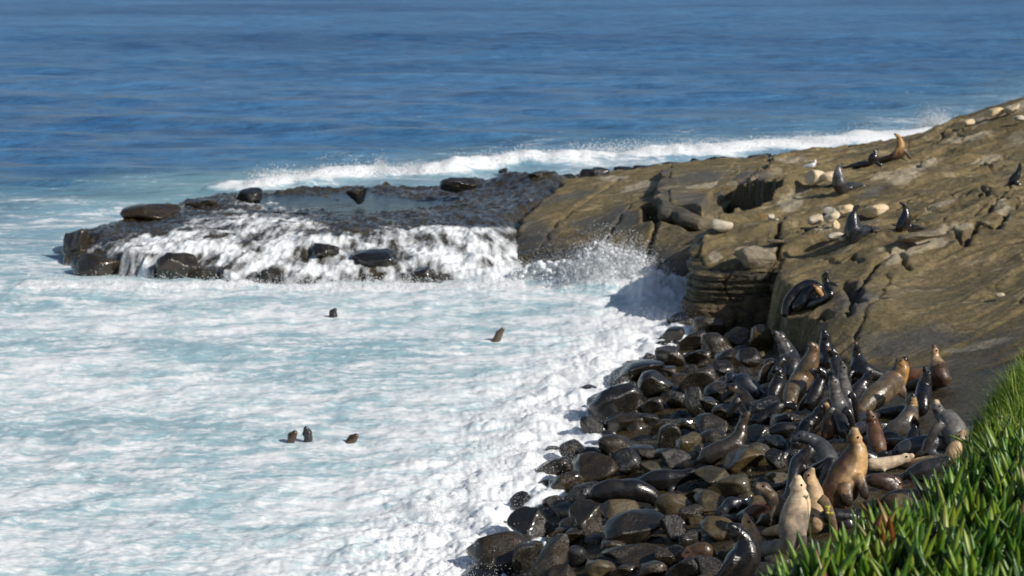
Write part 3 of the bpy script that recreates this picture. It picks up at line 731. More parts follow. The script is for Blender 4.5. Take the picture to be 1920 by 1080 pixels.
# spray along the boulder edge, the foot of the falls and the breakers
P = []; S = []
segs = np.linalg.norm(np.diff(shore, axis=0), axis=1); cum = np.concatenate([[0], np.cumsum(segs)])
clumps = [(rnd.uniform(0, cum[-1]), rnd.uniform(0.15, 0.5), rnd.uniform(-1.2, 0.45)) for _ in range(90)]
for k in range(24000):
    cl = rnd.choice(clumps)
    s = min(max(cl[0] + rnd.gauss(0, cl[1]), 0), cum[-1] - 1e-3); i = int(np.searchsorted(cum, s) - 1) if s > 0 else 0
    t = (s - cum[i]) / segs[i]; q = shore[i] * (1 - t) + shore[i + 1] * t
    off = cl[2] + rnd.gauss(0, .3)
    hz = 0.03 + abs(rnd.gauss(0, 0.13)) * (1.2 - abs(cl[2]) * 0.4)
    P.append((q[0] + off, q[1] + rnd.gauss(0, .2), hz + 0.18)); S.append(rnd.uniform(0.003, 0.009))
for k in range(6000):
    x = rnd.uniform(-12.3, 0.2)
    P.append((x, 49.55 + rnd.gauss(0, .35), 0.03 + abs(rnd.gauss(0, .14)))); S.append(rnd.uniform(0.006, 0.02))
link('spray', drops_mesh('spray', np.array(P), np.array(S)), M_foam, kind='stuff', label='fine white spray along the boulder edge and the foot of the reef')
P = []; S = []
for k in range(9000):
    s = rnd.random(); u = s * (len(back) - 4); i = int(u); t = u - i; q = back[i] * (1 - t) + back[i + 1] * t
    hb = 0.11 + 0.12 * float(n2(q[0] * 0.5, 3.3))
    P.append((q[0] + rnd.gauss(0, .3), q[1] + rnd.gauss(0, .8), 0.2 + abs(rnd.gauss(0, max(hb, .06))))); S.append(rnd.uniform(0.012, 0.034))
for (cx, cy, sxx, hh, nn) in [(1756, 242, 0.40, 0.36, 4200), (712, 330, 0.16, 0.28, 1300), (1530, 272, 0.8, 0.22, 900), (1650, 258, .8, .25, 900), (1085, 340, .35, .3, 300)]:
    q = WZ(cx, cy, 0.0)
    for k in range(nn): P.append((q[0] + rnd.gauss(0, sxx), q[1] + rnd.gauss(0, .5), abs(rnd.gauss(0, hh)))); S.append(rnd.uniform(0.010, 0.026))
link('spray', drops_mesh('spray', np.array(P), np.array(S)), M_foam, kind='stuff', label='white crest of the breakers beyond the reef')

# ------------------------------------------------------------------ boulders
import bmesh
def boulder_mesh(seed, sub=4, cuts=7, pw=2.6, rough=0.06):
    r = np.random.RandomState(seed)
    bm = bmesh.new(); bmesh.ops.create_icosphere(bm, subdivisions=sub, radius=1.0)
    V = np.array([v.co[:] for v in bm.verts]); Fc = np.array([[v.index for v in f.verts] for f in bm.faces]); bm.free()
    V = V / (np.sum(np.abs(V) ** pw, 1) ** (1 / pw))[:, None]
    for _ in range(cuts):
        d = r.normal(size=3); d /= np.linalg.norm(d); lim = r.uniform(0.50, 0.88)
        s = V @ d; ex = np.maximum(0, s - lim)
        V = V - (ex * 0.93)[:, None] * d
    n = V / np.linalg.norm(V, axis=1)[:, None]
    V = V + n * (0.10 * 1.6 * n3(V[:, 0] * 1.1 + seed, V[:, 1] * 1.1, V[:, 2] * 1.1) + rough * fbm3(V[:, 0] * 2.6 + seed, V[:, 1] * 2.6, V[:, 2] * 2.6, 3))[:, None]
    V = V / np.abs(V).max(0)
    return mesh_np('boulder', V, Fc, True)
BM = {}
def bmesh_for(kind, i, mat):
    k = (kind, i, mat.name)
    if k not in BM:
        if kind == 'pebble': m = boulder_mesh(500 + i, 4, 4, 2.3, 0.03)
        elif kind == 'smooth': m = boulder_mesh(100 + i, 4, 9, 2.5, 0.06)
        elif kind == 'rough': m = boulder_mesh(300 + i, 4, 12, 3.0, 0.14)
        else: m = boulder_mesh(200 + i, 3, 11, 3.0, 0.08)
        m.materials.append(mat); BM[k] = m
    return BM[k]
GR = {}
def ground(px, py, extra=0.0, fn=None, lo=20, hi=70):
    t = np.arange(lo, hi, 0.04)
    r = ray(px, py); k = t / r[1]
    zz = CAMZ + r[2] * k
    h = (fn or Hq)(r[0] * k, t) + extra
    i = np.argmax(zz < h) if (zz < h).any() else -1
    if i < 0: return None
    return float(t[i])
def boulder(px, py, w, h, rot=0, mat=None, kind='smooth', label=None, group=None, fn=None, Yf=None, depth=None, name='boulder', cat='boulder', i=None):
    Yg = Yf or ground(px, py + 0.30 * h, 0.05, fn)
    if Yg is None: return None
    c = WY(px, py, Yg + 0.10)
    s = Yg / F
    me = bmesh_for(kind, rnd.randrange(14) if i is None else i, mat)
    o = link(name, me, None, None, None, label, cat, group)
    o.location = c
    o.scale = (w * s * 0.5, (depth or (w * s * 0.42)), h * s * 0.52)
    o.rotation_euler = (rnd.uniform(-.15, .15), -math.radians(rot), rnd.uniform(-.25, .25) )
    return o
G_surf = 'wet dark boulders at the edge of the surf'
G_mid = 'brown and dark rounded boulders of the beach'
G_ol = 'olive boulders around the sea lions'
L_surf = 'wet dark boulder at the edge of the white surf'
L_mid = 'dark brown glossy rounded boulder in the middle of the boulder beach'
L_ol = 'dull olive boulder among the sea lions'
MT = {0: (M_bwet, L_surf, G_surf), 1: (M_bbrown, L_mid, G_mid), 2: (M_bolive, L_ol, G_ol), 3: (M_bwet, L_mid, G_mid)}
LMK = [(1172, 925, 'the sea lion with the hanging head'), (1260, 900, 'the black sea lion lying second from the surf'), (1360, 840, 'the arching sea lion'), (1385, 1030, 'the glossy black sea lion at the bottom edge'), (1495, 960, 'the cream necked sea lion'),
 (1590, 890, 'the largest sea lion'), (1440, 930, 'the brown sea lion looking left'), (1368, 950, 'the blue black sea lion lying head down'), (1395, 720, 'the hunched bluish sea lion'), (1500, 710, 'the long olive brown sea lion'), (1475, 665, 'the grey sea lion of the upper crowd'),
 (1315, 1035, 'the brown sea lion at the bottom'), (1385, 560, 'the dark ledge wall'), (1187, 697, 'the long low slab in the surf'), (1150, 750, 'the big sloping boulder at the surf'), (1300, 755, 'the jet black upright boulder'), (1112, 876, 'the egg shaped boulder'), (1000, 985, 'the hump backed boulder'),
 (930, 1037, 'the broad brown boulder at the beach tip'), (1190, 992, 'the largest smooth boulder'), (1190, 1042, 'the flat elongated boulder'), (1028, 1052, 'the leaning brown boulder'), (1263, 575, 'the lone boulder in the foam'), (1530, 860, 'the slate grey sea lion facing left')]
USED = {}
def auto_label(px, py, w, h, tone):
    col = {0: 'wet black', 1: 'brown', 2: 'olive', 3: 'glossy black'}[tone]
    size = 'small' if w < 40 else ('mid sized' if w < 62 else 'large')
    shp = 'flat' if h < 0.52 * w else ('tall' if h > 0.9 * w else 'rounded')
    for near in ('', 'next but one '):
        for lx, ly, nm in sorted(LMK, key=lambda q: (q[0] - px) ** 2 + (q[1] - py) ** 2)[:2]:
            dx, dy = px - lx, py - ly
            if abs(dx) + abs(dy) < 14: continue
            d1 = ('right of' if dx > 0 else 'left of') if abs(dx) > abs(dy) else ('below' if dy > 0 else 'above')
            s_ = f"{size} {shp} {col} boulder {'just ' if not near and abs(dx) + abs(dy) < 70 else ''}{d1} {nm}"
            if len(s_.split()) > 16: s_ = s_.replace('just ', '').replace('mid sized ', '').replace('wet black', 'black')
            if s_ not in USED: USED[s_] = 1; return s_
        break
    return s_
BL = [ # px, py, w, h, rot, tone, own label
 (930, 1037, 125, 72, 8, 1, 'broad brown boulder at the bottom left tip of the boulder beach'), (905, 1078, 90, 34, 0, 0, None), (985, 1050, 60, 58, 30, 0, None), (1005, 1022, 26, 22, 0, 0, None),
 (1028, 1052, 52, 108, -38, 1, 'long upright leaning brown boulder with a blue glossy left side'), (1000, 985, 88, 60, 12, 0, 'round hump backed boulder just above the surf'), (975, 945, 48, 38, 40, 0, None), (1012, 930, 28, 16, 0, 0, None),
 (1045, 1003, 50, 26, 0, 1, None), (1068, 1007, 52, 28, 10, 0, None), (1104, 978, 74, 68, -10, 3, 'black blocky boulder with a deep blue glossy top'), (1158, 962, 86, 52, -5, 2, 'ochre boulder directly under the belly of the lying sea lion'),
 (1190, 992, 117, 58, 20, 3, 'largest smooth dark boulder below the lying sea lion'), (1190, 1040, 115, 38, 9, 1, 'flat elongated boulder with a pale glossy upper edge'), (1125, 1064, 54, 40, 0, 2, None), (1085, 1042, 42, 40, 0, 0, None),
 (1150, 1022, 46, 28, 0, 1, None), (1112, 876, 92, 50, 14, 1, 'large egg shaped brown boulder left of the lying sea lions'), (1168, 868, 62, 48, 25, 0, None), (1222, 878, 42, 26, 0, 2, None), (1040, 875, 66, 34, 5, 0, 'flat boulder splashed by foam left of the egg shaped one'),
 (1034, 850, 36, 26, 0, 0, None), (1074, 846, 42, 42, 30, 0, None), (1104, 848, 42, 28, 0, 0, None), (1155, 833, 66, 38, 5, 1, None), (1205, 846, 72, 32, 0, 0, None), (1262, 858, 62, 34, 0, 0, None), (1060, 904, 62, 46, 28, 1, None),
 (1098, 916, 76, 32, 15, 1, None), (1085, 942, 62, 46, 20, 0, None), (1060, 960, 50, 40, 10, 0, None), (1040, 945, 40, 34, 20, 0, None), (1187, 697, 106, 34, 8, 0, 'long low dark slab of rock reaching into the surf'), (1260, 668, 56, 48, 0, 1, 'pointed brown boulder near the top of the beach'),
 (1248, 695, 46, 18, 0, 1, None), (1232, 722, 66, 48, -5, 1, 'blocky brown boulder with a lit flat face above the beach middle'), (1150, 752, 100, 72, 28, 0, 'big dark sloping boulder at the upper surf edge'), (1194, 764, 52, 30, 20, 1, None), (1270, 750, 36, 38, 0, 0, 'small boulder dripping with bright white water'),
 (1300, 757, 44, 62, 8, 3, 'jet black upright boulder in the upper part of the beach'), (1310, 714, 72, 46, 10, 1, 'pale brown flat topped boulder above the black upright one'), (1330, 758, 52, 34, 0, 1, None), (1175, 787, 78, 36, 12, 1, None), (1114, 803, 42, 50, 20, 0, None),
 (1245, 802, 58, 32, 0, 1, None), (1256, 820, 52, 46, 38, 1, None), (1288, 833, 56, 38, 0, 2, None), (1332, 797, 64, 36, 8, 1, None), (1338, 820, 50, 34, 30, 1, None), (1318, 846, 40, 30, 0, 1, None),
 (1395, 860, 84, 42, 0, 2, 'pale olive boulder under the front flipper of the arching sea lion'), (1345, 895, 76, 32, 0, 2, None), (1366, 915, 92, 46, 10, 2, None), (1307, 928, 40, 26, 0, 2, None), (1425, 850, 50, 44, 10, 2, None),
 (1428, 815, 62, 32, 12, 3, 'dark log shaped boulder with a bright wet rim'), (1330, 940, 62, 36, 8, 2, None), (1340, 992, 72, 46, -6, 2, 'pale flat stone left of the glossy dark sea lion'), (1437, 977, 40, 38, 0, 1, 'smooth round greyish boulder between two pale sea lions'),
 (1420, 945, 46, 30, 0, 2, None), (1265, 945, 60, 46, 20, 2, None), (1290, 965, 55, 34, 0, 1, None), (1262, 992, 46, 52, 5, 3, None), (1290, 1015, 50, 36, 0, 1, None), (1250, 1045, 70, 40, 0, 1, None), (1220, 1066, 60, 36, 15, 1, None),
 (1290, 1065, 62, 38, 10, 0, None), (1170, 1072, 50, 30, 0, 1, None), (1060, 1080, 56, 40, 10, 1, None), (1330, 1060, 54, 36, 0, 1, None), (1460, 900, 44, 30, 0, 2, None),
 (1263, 575, 34, 30, 5, 0, 'lone dark boulder standing in the foam by the rock corner'), (1285, 605, 60, 52, 20, 0, None), (1262, 630, 50, 30, 15, 0, None), (1240, 648, 40, 20, 0, 0, None), (1300, 640, 60, 34, 10, 0, None), (1345, 650, 58, 48, 0, 1, None),
 (1330, 610, 60, 46, 0, 1, None), (1385, 632, 50, 34, 0, 1, None), (1312, 668, 50, 26, 0, 0, None), (1370, 670, 60, 40, 20, 0, None), (1425, 632, 44, 58, 15, 2, 'upright grey boulder leaning beside the grey sea lion'), (1350, 690, 50, 28, 0, 0, None), (1400, 672, 50, 36, 10, 3, None),
 (1440, 700, 48, 50, 10, 3, None), (1430, 770, 70, 46, 0, 3, None), (1476, 790, 60, 40, 0, 3, None), (1455, 830, 46, 30, 0, 3, None), (1498, 868, 40, 50, 0, 3, 'blue glossy wedge shaped boulder behind the two tan sea lions'), (1458, 862, 44, 34, 0, 3, None), (1350, 735, 60, 34, 20, 0, None), (1365, 775, 60, 30, 0, 1, None),
 (933, 970, 36, 14, 0, 0, 'small dark rock tip poking out of the white foam'), (1105, 730, 40, 18, 10, 0, None), (1690, 948, 60, 40, 0, 2, None), (1285, 795, 40, 30, 0, 0, None), (1215, 785, 40, 26, 0, 0, None), (1225, 760, 40, 30, 0, 0, None), (1130, 778, 40, 20, 0, 0, None)]
for (px, py, w, h, rot, tone, lab) in BL:
    m, l, g = MT[tone]
    boulder(px, py, w * 1.14, h * 1.14, rot, m, 'smooth', lab or auto_label(px, py, w, h, tone), g)
# fill between: smaller boulders, sitting lower
edge_l = [(560, 1275), (650, 1215), (705, 1145), (785, 1085), (875, 1025), (980, 955), (1079, 868)]
ey, ex = zip(*edge_l)
nb = 0
pts = []
while nb < 200:
    py = rnd.uniform(640, 1110); x0 = np.interp(py, ey, ex); x1 = np.interp(py, [640, 700, 800, 900, 1080], [1440, 1470, 1500, 1500, 1500])
    px = rnd.uniform(x0 - 10, x1); w = rnd.uniform(36, 76) * (0.7 + 0.3 * (py - 600) / 480)
    if any((px - a) ** 2 + ((py - b) * 1.5) ** 2 < (0.36 * (w + c)) ** 2 for a, b, c in pts): 
        if rnd.random() < 0.995: continue
    pts.append((px, py, w)); nb += 1
    tone = rnd.choice([0, 0, 1]) if px < x0 + 130 else (rnd.choice([1, 1, 3]) if px < 1310 else rnd.choice([2, 2, 1]))
    m, l, g = MT[tone]
    h = w * rnd.uniform(0.5, 0.75)
    Yg = ground(px, py, 0.0)
    if Yg is None: continue
    boulder(px, py, w, h, rnd.uniform(-20, 40), m, 'fill', auto_label(px, py, w, h, tone), g, Yf=Yg)
# rocks on the reef and behind it
def RH(x, y):
    return np.maximum(R(np.asarray(x, float), np.asarray(y, float)), 0.0)
def HH(x, y):
    return np.maximum(Hq(x, y), -0.05)
for (px, py, w, h, rot, mat, Yf, lab) in [
    (669, 362, 44, 44, 0, M_bwet, 60.2, 'upright dark block standing on the flooded reef top'), (861, 349, 74, 34, 0, M_bwet, 61.3, 'wide dark flat boulder at the back of the reef'),
    (148, 462, 62, 70, 0, M_bbrown, 53.6, 'dark jagged rock at the far left tip of the reef'), (180, 450, 46, 40, 0, M_bbrown, 54.6, 'second dark lump behind the left tip of the reef'),
    (385, 384, 78, 24, 0, M_bwet, 60.0, 'low dark ledge rock on the back left of the reef'), (462, 369, 62, 34, 0, M_bwet, 61.2, 'angular dark rock on the back left of the reef'),
    (290, 402, 130, 44, 4, M_bbrown, 57.8, 'long dark hump along the back left edge of the reef'),
    (185, 502, 96, 56, 4, M_bbrown, 51.6, 'olive cube like rock face dripping at the left of the falls'),
    (335, 508, 86, 72, 0, M_bbrown, 50.7, 'dark pillar of rock in the middle of the left falls'), (500, 524, 30, 52, 0, M_bwet, 50.0, 'small upright dark rock at the foot of the falls'), (522, 534, 34, 30, 0, M_bwet, 49.9, 'low dark rock beside the small upright one in the falls'),
    (610, 470, 54, 26, -5, M_bwet, 51.6, 'dark rock parting the white water in the middle of the reef'), (790, 520, 76, 46, 0, M_bwet, 50.5, 'brown dark rock showing through the foot of the right falls'), (705, 480, 96, 34, 4, M_bwet, 51.3, 'broad dark rock washed by the right falls'),
    (945, 320, 22, 12, 0, M_bwet, 75, 'tiny dark rock awash in the breakers'), (1013, 330, 50, 34, 0, M_bbrown, 63.2, 'brown rounded rock at the head of the crack'), (1078, 338, 26, 30, 0, M_bwet, 64.5, 'small dark stone in the white surf right of the crack'),
    (1118, 326, 52, 24, 0, M_bwet, 64, 'dark arched rock on the back edge of the middle slab'), (1140, 335, 60, 24, 0, M_bgrey, 63, 'pale brown rock on the back edge of the middle slab'), (1185, 322, 46, 16, 0, M_bwet, 65, 'low dark stone right of the pale back edge rock'),
    (1262, 313, 60, 20, 0, M_bwet, 64, 'long low dark stone on the back shoreline'), (1305, 306, 30, 20, 0, M_bwet, 64, 'small round dark stone on the back shoreline'), (1350, 302, 54, 24, 0, M_bbrown, 64, 'brown stone beside the round dark one on the back shoreline'),
    (1425, 299, 70, 20, 0, M_bolive, 64, 'flat olive stone on the back shoreline'), (1510, 296, 40, 16, 0, M_bpale, 63.5, 'pale low stone on the back shoreline'), (1555, 282, 24, 16, 0, M_bwet, 65.5, 'small dark stone before the breakers near the gull'),
    (1595, 277, 50, 12, 0, M_bwet, 65.5, 'thin dark stone before the breakers behind the sea lions')]:
    boulder(px, py, w, h, rot, mat, 'rough', lab, None, Yf=Yf)
for k in range(22):
    px = 1060 + k * 19.5 + rnd.uniform(-8, 8); py = np.interp(px, [1050, 1240, 1500], [336, 312, 294]) + rnd.uniform(-3, 7)
    boulder(px, py, rnd.uniform(22, 52), rnd.uniform(12, 24), 0, rnd.choice([M_bwet, M_bwet, M_bbrown, M_bolive]), 'rough', 'dark stone in the broken row along the back shoreline in front of the surf', 'stones along the back shoreline', Yf=rnd.uniform(62.5, 64.5), name='stone', cat='stone')
# pale stones on the slope
WB = [(1353, 427, 44, 26, 0, M_bpale, 'egg shaped white stone below the dark cave'), (1413, 491, 82, 46, -14, M_bgrey, 'big grey cracked boulder set in the cliff above the dark ledges'), (1530, 339, 44, 30, 0, M_bpale, 'whitish stone with a gull standing on it'),
      (1558, 338, 36, 22, 0, M_bpale, 'peach coloured stone touching the one with the gull'), (1638, 400, 58, 26, 4, M_bpale, 'long white slab right of the dark sea lion'), (1585, 398, 34, 22, 0, M_bpale, 'white stone just left of the upright dark sea lion'),
      (1556, 400, 28, 14, 0, M_bpale, 'small white stone at the top of the white stone row'), (1560, 412, 32, 20, 20, M_bpale, 'white stone in the middle of the white stone row'), (1530, 417, 34, 20, 20, M_bpale, 'white stone at the left end of the white stone row'), (1567, 428, 16, 20, 0, M_bpale, 'short upright white stone left of the dark sea lion'),
      (1566, 447, 34, 13, 5, M_bpale, 'thin white stone at the foot of the dark sea lion'), (1579, 453, 15, 7, 0, M_bpale, 'smallest white stone at the foot of the dark sea lion'), (1633, 424, 50, 14, 12, M_bgrey, 'flat tan stone under the long white slab'), (1446, 411, 15, 10, 0, M_bpale, 'small white stone alone above the cracked boulder'), (1456, 416, 9, 5, 0, M_bpale, 'pebble beside the small white stone above the cracked boulder'),
      (1875, 558, 18, 8, 0, M_bpale, 'lone small white stone on the smooth slab'), (1455, 457, 34, 10, 4, M_bgrey, 'pale flake of rock above the cracked boulder'), (1818, 233, 24, 11, 15, M_bpale, 'white stone on the upper right ridge'), (1862, 216, 44, 17, 18, M_bpale, 'large white stone near the top of the ridge'),
      (1900, 207, 36, 16, 20, M_bpale, 'highest white stone on the ridge at the right'), (1912, 226, 22, 12, 0, M_bpale, 'white stone at the right edge below the ridge top'), (1725, 450, 84, 22, 8, M_bgrey, 'broad whitened ledge below the second upright sea lion')]
for (px, py, w, h, rot, mat, lab) in WB:
    o = boulder(px, py, w, h, rot, mat, 'rough' if mat is M_bgrey and w > 45 else 'pebble', lab, None, cat='stone', name='stone')
    if o: o.location.z += 0.05 + 0.12 * o.scale[2]

# ------------------------------------------------------------------ sea lions
def fur_mat(name, rough, coat):
    n = NT(name)
    c = n.attr('col', 'Color')
    f = n.noise(10, 5, 0.65)
    c = n.mix(0.8, c, n.ramp(f, [(0.3, 0.45), (0.5, 1.0), (0.7, 1.5)]), 'MULTIPLY')
    bp = n.bump(n.noise(16, 4, 0.6, 0.4, n.mapping((1, 1, 2.2))), 0.35, 0.02)
    wn_ = n.noise(2.6, 4, 0.6)
    n.set(Base_Color=n.mix(n.ramp(wn_, [(0.45, 0.0), (0.62, 0.35)]), c, n.mix(1.0, c, (1.9, 1.6, 1.35), 'MULTIPLY')), Roughness=n.ramp(wn_, [(0.42, rough - 0.08), (0.62, rough + 0.26)]), Normal=bp)
    n.link(n.ramp(wn_, [(0.42, coat), (0.6, coat * 0.15)]), n.b.inputs['Coat Weight'])
    n.b.inputs['Coat Roughness'].default_value = 0.12
    return n.m
F_wet = fur_mat('wet_sea_lion_fur', 0.26, 0.6)
F_damp = fur_mat('damp_sea_lion_fur', 0.42, 0.12)
F_dry = fur_mat('dry_sea_lion_fur', 0.62, 0.0)
ne = NT('sea_lion_eye'); ne.set(Base_Color=(0.004, 0.004, 0.004), Roughness=0.05); M_eye = ne.m
_bm = bmesh.new(); bmesh.ops.create_uvsphere(_bm, u_segments=10, v_segments=7, radius=1.0)
EYE = bpy.data.meshes.new('eye'); _bm.to_mesh(EYE); _bm.free(); EYE.materials.append(M_eye)
for p in EYE.polygons: p.use_smooth = True

def catmull(P, n):
    P = np.asarray(P, float); m = len(P)
    Q = np.vstack([2 * P[0] - P[1], P, 2 * P[-1] - P[-2]])
    out = []
    for u in np.linspace(0, m - 1 - 1e-6, n):
        i = int(u); t = u - i
        a, b, c, d = Q[i:i + 4]
        out.append(0.5 * ((2 * b) + (-a + c) * t + (2 * a - 5 * b + 4 * c - d) * t * t + (-a + 3 * b - 3 * c + d) * t ** 3))
    return np.array(out)
VD = np.array([0, CP, -SP])
def loft(P, ra, rb, seg=16):
    n = len(P)
    T = np.gradient(P, axis=0); T /= np.linalg.norm(T, axis=1)[:, None] + 1e-9
    N1 = np.cross(T, VD); N1 /= np.linalg.norm(N1, axis=1)[:, None] + 1e-9
    N2 = np.cross(T, N1)
    a = np.linspace(0, 2 * np.pi, seg, endpoint=False)
    V = P[:, None] + N1[:, None] * (ra[:, None] * np.cos(a))[..., None] + N2[:, None] * (rb[:, None] * np.sin(a))[..., None]
    V = V.reshape(-1, 3).tolist()
    Fc = []
    for i in range(n - 1):
        for j in range(seg):
            k = (j + 1) % seg
            Fc.append((i * seg + j, i * seg + k, (i + 1) * seg + k, (i + 1) * seg + j))
    Fc.append(tuple(range(seg))[::-1]); Fc.append(tuple((n - 1) * seg + j for j in range(seg)))
    return V, Fc
def remesh(V, Fc, voxel, smooth=6):
    me = bpy.data.meshes.new('tmp'); me.from_pydata(V, [], Fc); me.update()
    o = bpy.data.objects.new('tmp', me); C.objects.link(o)
    r = o.modifiers.new('r', 'REMESH'); r.mode = 'VOXEL'; r.voxel_size = voxel
    s = o.modifiers.new('s', 'SMOOTH'); s.factor = 0.5; s.iterations = smooth
    dg = bpy.context.evaluated_depsgraph_get()
    m2 = bpy.data.meshes.new_from_object(o.evaluated_get(dg))
    bpy.data.objects.remove(o); bpy.data.meshes.remove(me)
    m2.polygons.foreach_set('use_smooth', np.ones(len(m2.polygons), bool))
    return m2
BLK = (0.011, 0.010, 0.010); DGR = (0.024, 0.023, 0.025); BRN = (0.06, 0.035, 0.018); RBR = (0.11, 0.055, 0.028); TAN = (0.46, 0.31, 0.17); GLD = (0.40, 0.22, 0.07); GRY = (0.13, 0.125, 0.12); PAL = (0.58, 0.46, 0.32); OLV = (0.10, 0.075, 0.045)
def sea_lion(spine, head, nose, label, back=BLK, chest=None, hd=None, mat=None, flips=(), belly=1, lean=0.2, hind=True, Yf=None, hr=None, group='sea lions hauled out on the rocks', extra=0.06, sunk=False, ntail=True):
    mat = mat or F_wet
    chest = chest or back; hd = hd or back
    bx, by, br = max(spine, key=lambda p: p[1] + p[2])
    Yb = Yf or ground(bx, by + br * 0.8, extra)
    if Yb is None: Yb = 40.0
    Yb += br * Yb / F * 0.6
    s = Yb / F
    def depth(px, py, r):
        if Yf or lean == 0: return Yb
        g = ground(px, py + r * 0.8, extra)
        if g is None: return Yb
        return Yb + lean * max(-1.2, min(1.6, g - Yb))
    P = []; R_ = []
    for (px, py, r) in spine:
        P.append(WY(px, py, depth(px, py, r))); R_.append(r * s * 1.06)
    ext_x = max(q[0] for q in spine) - min(q[0] for q in spine); ext_y = max(q[1] for q in spine) - min(q[1] for q in spine)
    if not sunk and hind and ext_x < 0.75 * ext_y:
        bsg = belly if belly else (1 if len(label) % 2 else -1)
        p0 = P[0]; r0 = max(R_[0], 0.11)
        q1 = np.array([p0[0] - bsg * 0.26, p0[1] + 0.30, 0]); q2 = np.array([p0[0] - bsg * 0.55, p0[1] + 0.55, 0])
        q1[2] = max(min(float(Hq(q1[0], q1[1])) + r0 * 0.8, p0[2] + .1), p0[2] - .25); q2[2] = max(min(float(Hq(q2[0], q2[1])) + r0 * 0.5, q1[2]), q1[2] - 0.2)
        P = [q2, q1] + P; R_ = [r0 * 0.5, r0 * 0.95] + R_
    Yh = P[-1][1]
    hr = 1.06 * (hr or max(0.070, min(0.105, spine[-1][2] * s * 0.92)))
    Hc = WY(head[0], head[1], Yh); Nz = WY(nose[0], nose[1], Yh - 0.03)
    d = Nz - Hc; L = np.linalg.norm(d); d /= L + 1e-9
    if L < 0.13: L = 0.13
    if L > 0.26: L = 0.26
    P += [P[-1] * 0.35 + Hc * 0.65]; R_ += [min(R_[-1], hr * 0.92)]
    P += [Hc + d * L * 0.02, Hc + d * L * 0.5, Hc + d * L * 0.88, Hc + d * L]; R_ += [hr, hr * 0.66, hr * 0.46, hr * 0.26]
    K = catmull(np.column_stack([np.array(P), np.array(R_)]), 54)
    # rounded rump
    Pc, rr = K[:, :3], np.maximum(K[:, 3], 0.012)
    e0 = Pc[0] - (Pc[1] - Pc[0]) / np.linalg.norm(Pc[1] - Pc[0]) * rr[0] * 0.6
    Pc = np.vstack([e0, Pc]); rr = np.concatenate([[rr[0] * 0.5], rr])
    V, Fc = loft(Pc, rr, rr * 0.92)
    def add(v, f):
        b = len(V); V.extend(v); Fc.extend(tuple(i + b for i in q) for q in f)
    # front flippers
    fl = list(flips)
    if not fl and not sunk:
        k = len(spine) // 2
        px, py, r = spine[k]; 
        fl = [((px + belly * r * 0.5, py + r * 0.2), (px + belly * r * 1.2, py + r * 0.95), (px + belly * r * 2.3, by + br * 1.0), 0.075)]
        if belly == 0: fl = [((px + r * .5, py + r * .2), (px + r * 1.2, py + r), (px + r * 1.9, by + br), .065), ((px - r * .5, py + r * .2), (px - r * 1.2, py + r), (px - r * 1.9, by + br), .065)]
    for f in fl:
        a, b, c, wd = f[:4]
        i = int(np.argmin([abs(q[0] - a[0]) + abs(q[1] - a[1]) for q in spine])); Yr = P[i][1]
        rr_ = spine[i][2] * s
        Q = [WY(a[0], a[1], Yr - rr_ * 0.55), WY(b[0], b[1], Yr - rr_ * 0.9), WY(c[0], c[1], Yr - rr_ * 1.0)]
        Q = catmull(np.array(Q), 12); t = np.linspace(0, 1, 12)
        ra = wd * (1.05 - 0.25 * t) * np.clip((1.06 - t) * 4, 0.25, 1)
        v, q = loft(Q, ra, ra * 0.34 + 0.006, 10); add(v, q)
    if hind and not sunk:
        tdir = Pc[0] - Pc[3]; tdir[2] = min(tdir[2], 0) * 0.3; tdir /= np.linalg.norm(tdir) + 1e-9
        for sgn in (-1, 1):
            dv = tdir + np.array([0.28 * sgn * tdir[1], -0.28 * sgn * tdir[0] - 0.25 * sgn, -0.12]); dv /= np.linalg.norm(dv)
            Q = np.array([Pc[2], Pc[0] + dv * 0.10, Pc[0] + dv * 0.26]); Q[1:, 2] -= 0.02
            Q = catmull(Q, 9); t = np.linspace(0, 1, 9)
            ra = 0.045 + 0.03 * t; ra[-1] *= 0.5
            v, q = loft(Q, ra, ra * 0.3 + 0.005, 8); add(v, q)
    # brow / ears
    N1 = np.cross(d, VD); N1 /= np.linalg.norm(N1) + 1e-9
    if N1[2] < 0: N1 = -N1
    N2 = np.cross(d, N1)
    for sg in (-1, 1):
        e = Hc - d * hr * 0.35 + N2 * sg * hr * 0.85 + N1 * hr * 0.15
        Q = np.array([e, e + N2 * sg * 0.012 - d * 0.03, e + N2 * sg * 0.018 - d * 0.055])
        ra = np.array([0.016, 0.014, 0.007]); v, q = loft(Q, ra, ra, 6); add(v, q)
    # forehead bulge
    me = remesh(V, Fc, 0.017 if Yb < 40 else 0.026, 3)
    n = len(me.vertices); co_ = np.empty(n * 3, np.float32); me.vertices.foreach_get('co', co_); co_ = co_.reshape(-1, 3)
    D = ((co_[:, None] - Pc[None]) ** 2).sum(2); ix = D.argmin(1); t = ix / (len(Pc) - 1.0)
    out_ = co_ - Pc[ix]; out_ /= np.linalg.norm(out_, axis=1)[:, None] + 1e-9
    Tn = np.gradient(Pc, axis=0); Tn /= np.linalg.norm(Tn, axis=1)[:, None]
    arc = np.concatenate([[0], np.cumsum(np.linalg.norm(np.diff(Pc, axis=0), axis=1))]); sa_ = arc[ix] + ((co_ - Pc[ix]) * Tn[ix]).sum(1)
    wq = fbm3(co_[:, 0] * 4, co_[:, 1] * 4, co_[:, 2] * 4 + len(label), 2)
    onb = np.sqrt(D.min(1)) < rr[ix] * 1.25
    fold = sstep(0.42, 0.55, t) * sstep(0.84, 0.74, t) * np.sin(sa_ * 80 + 12 * wq) * 0.0026 * (0.3 + np.abs(wq) * 3)
    co_ = co_ + (out_ * (onb * (fold + 0.10 * rr[ix] * wq * sstep(0.86, 0.7, t)))[:, None]).astype(np.float32)
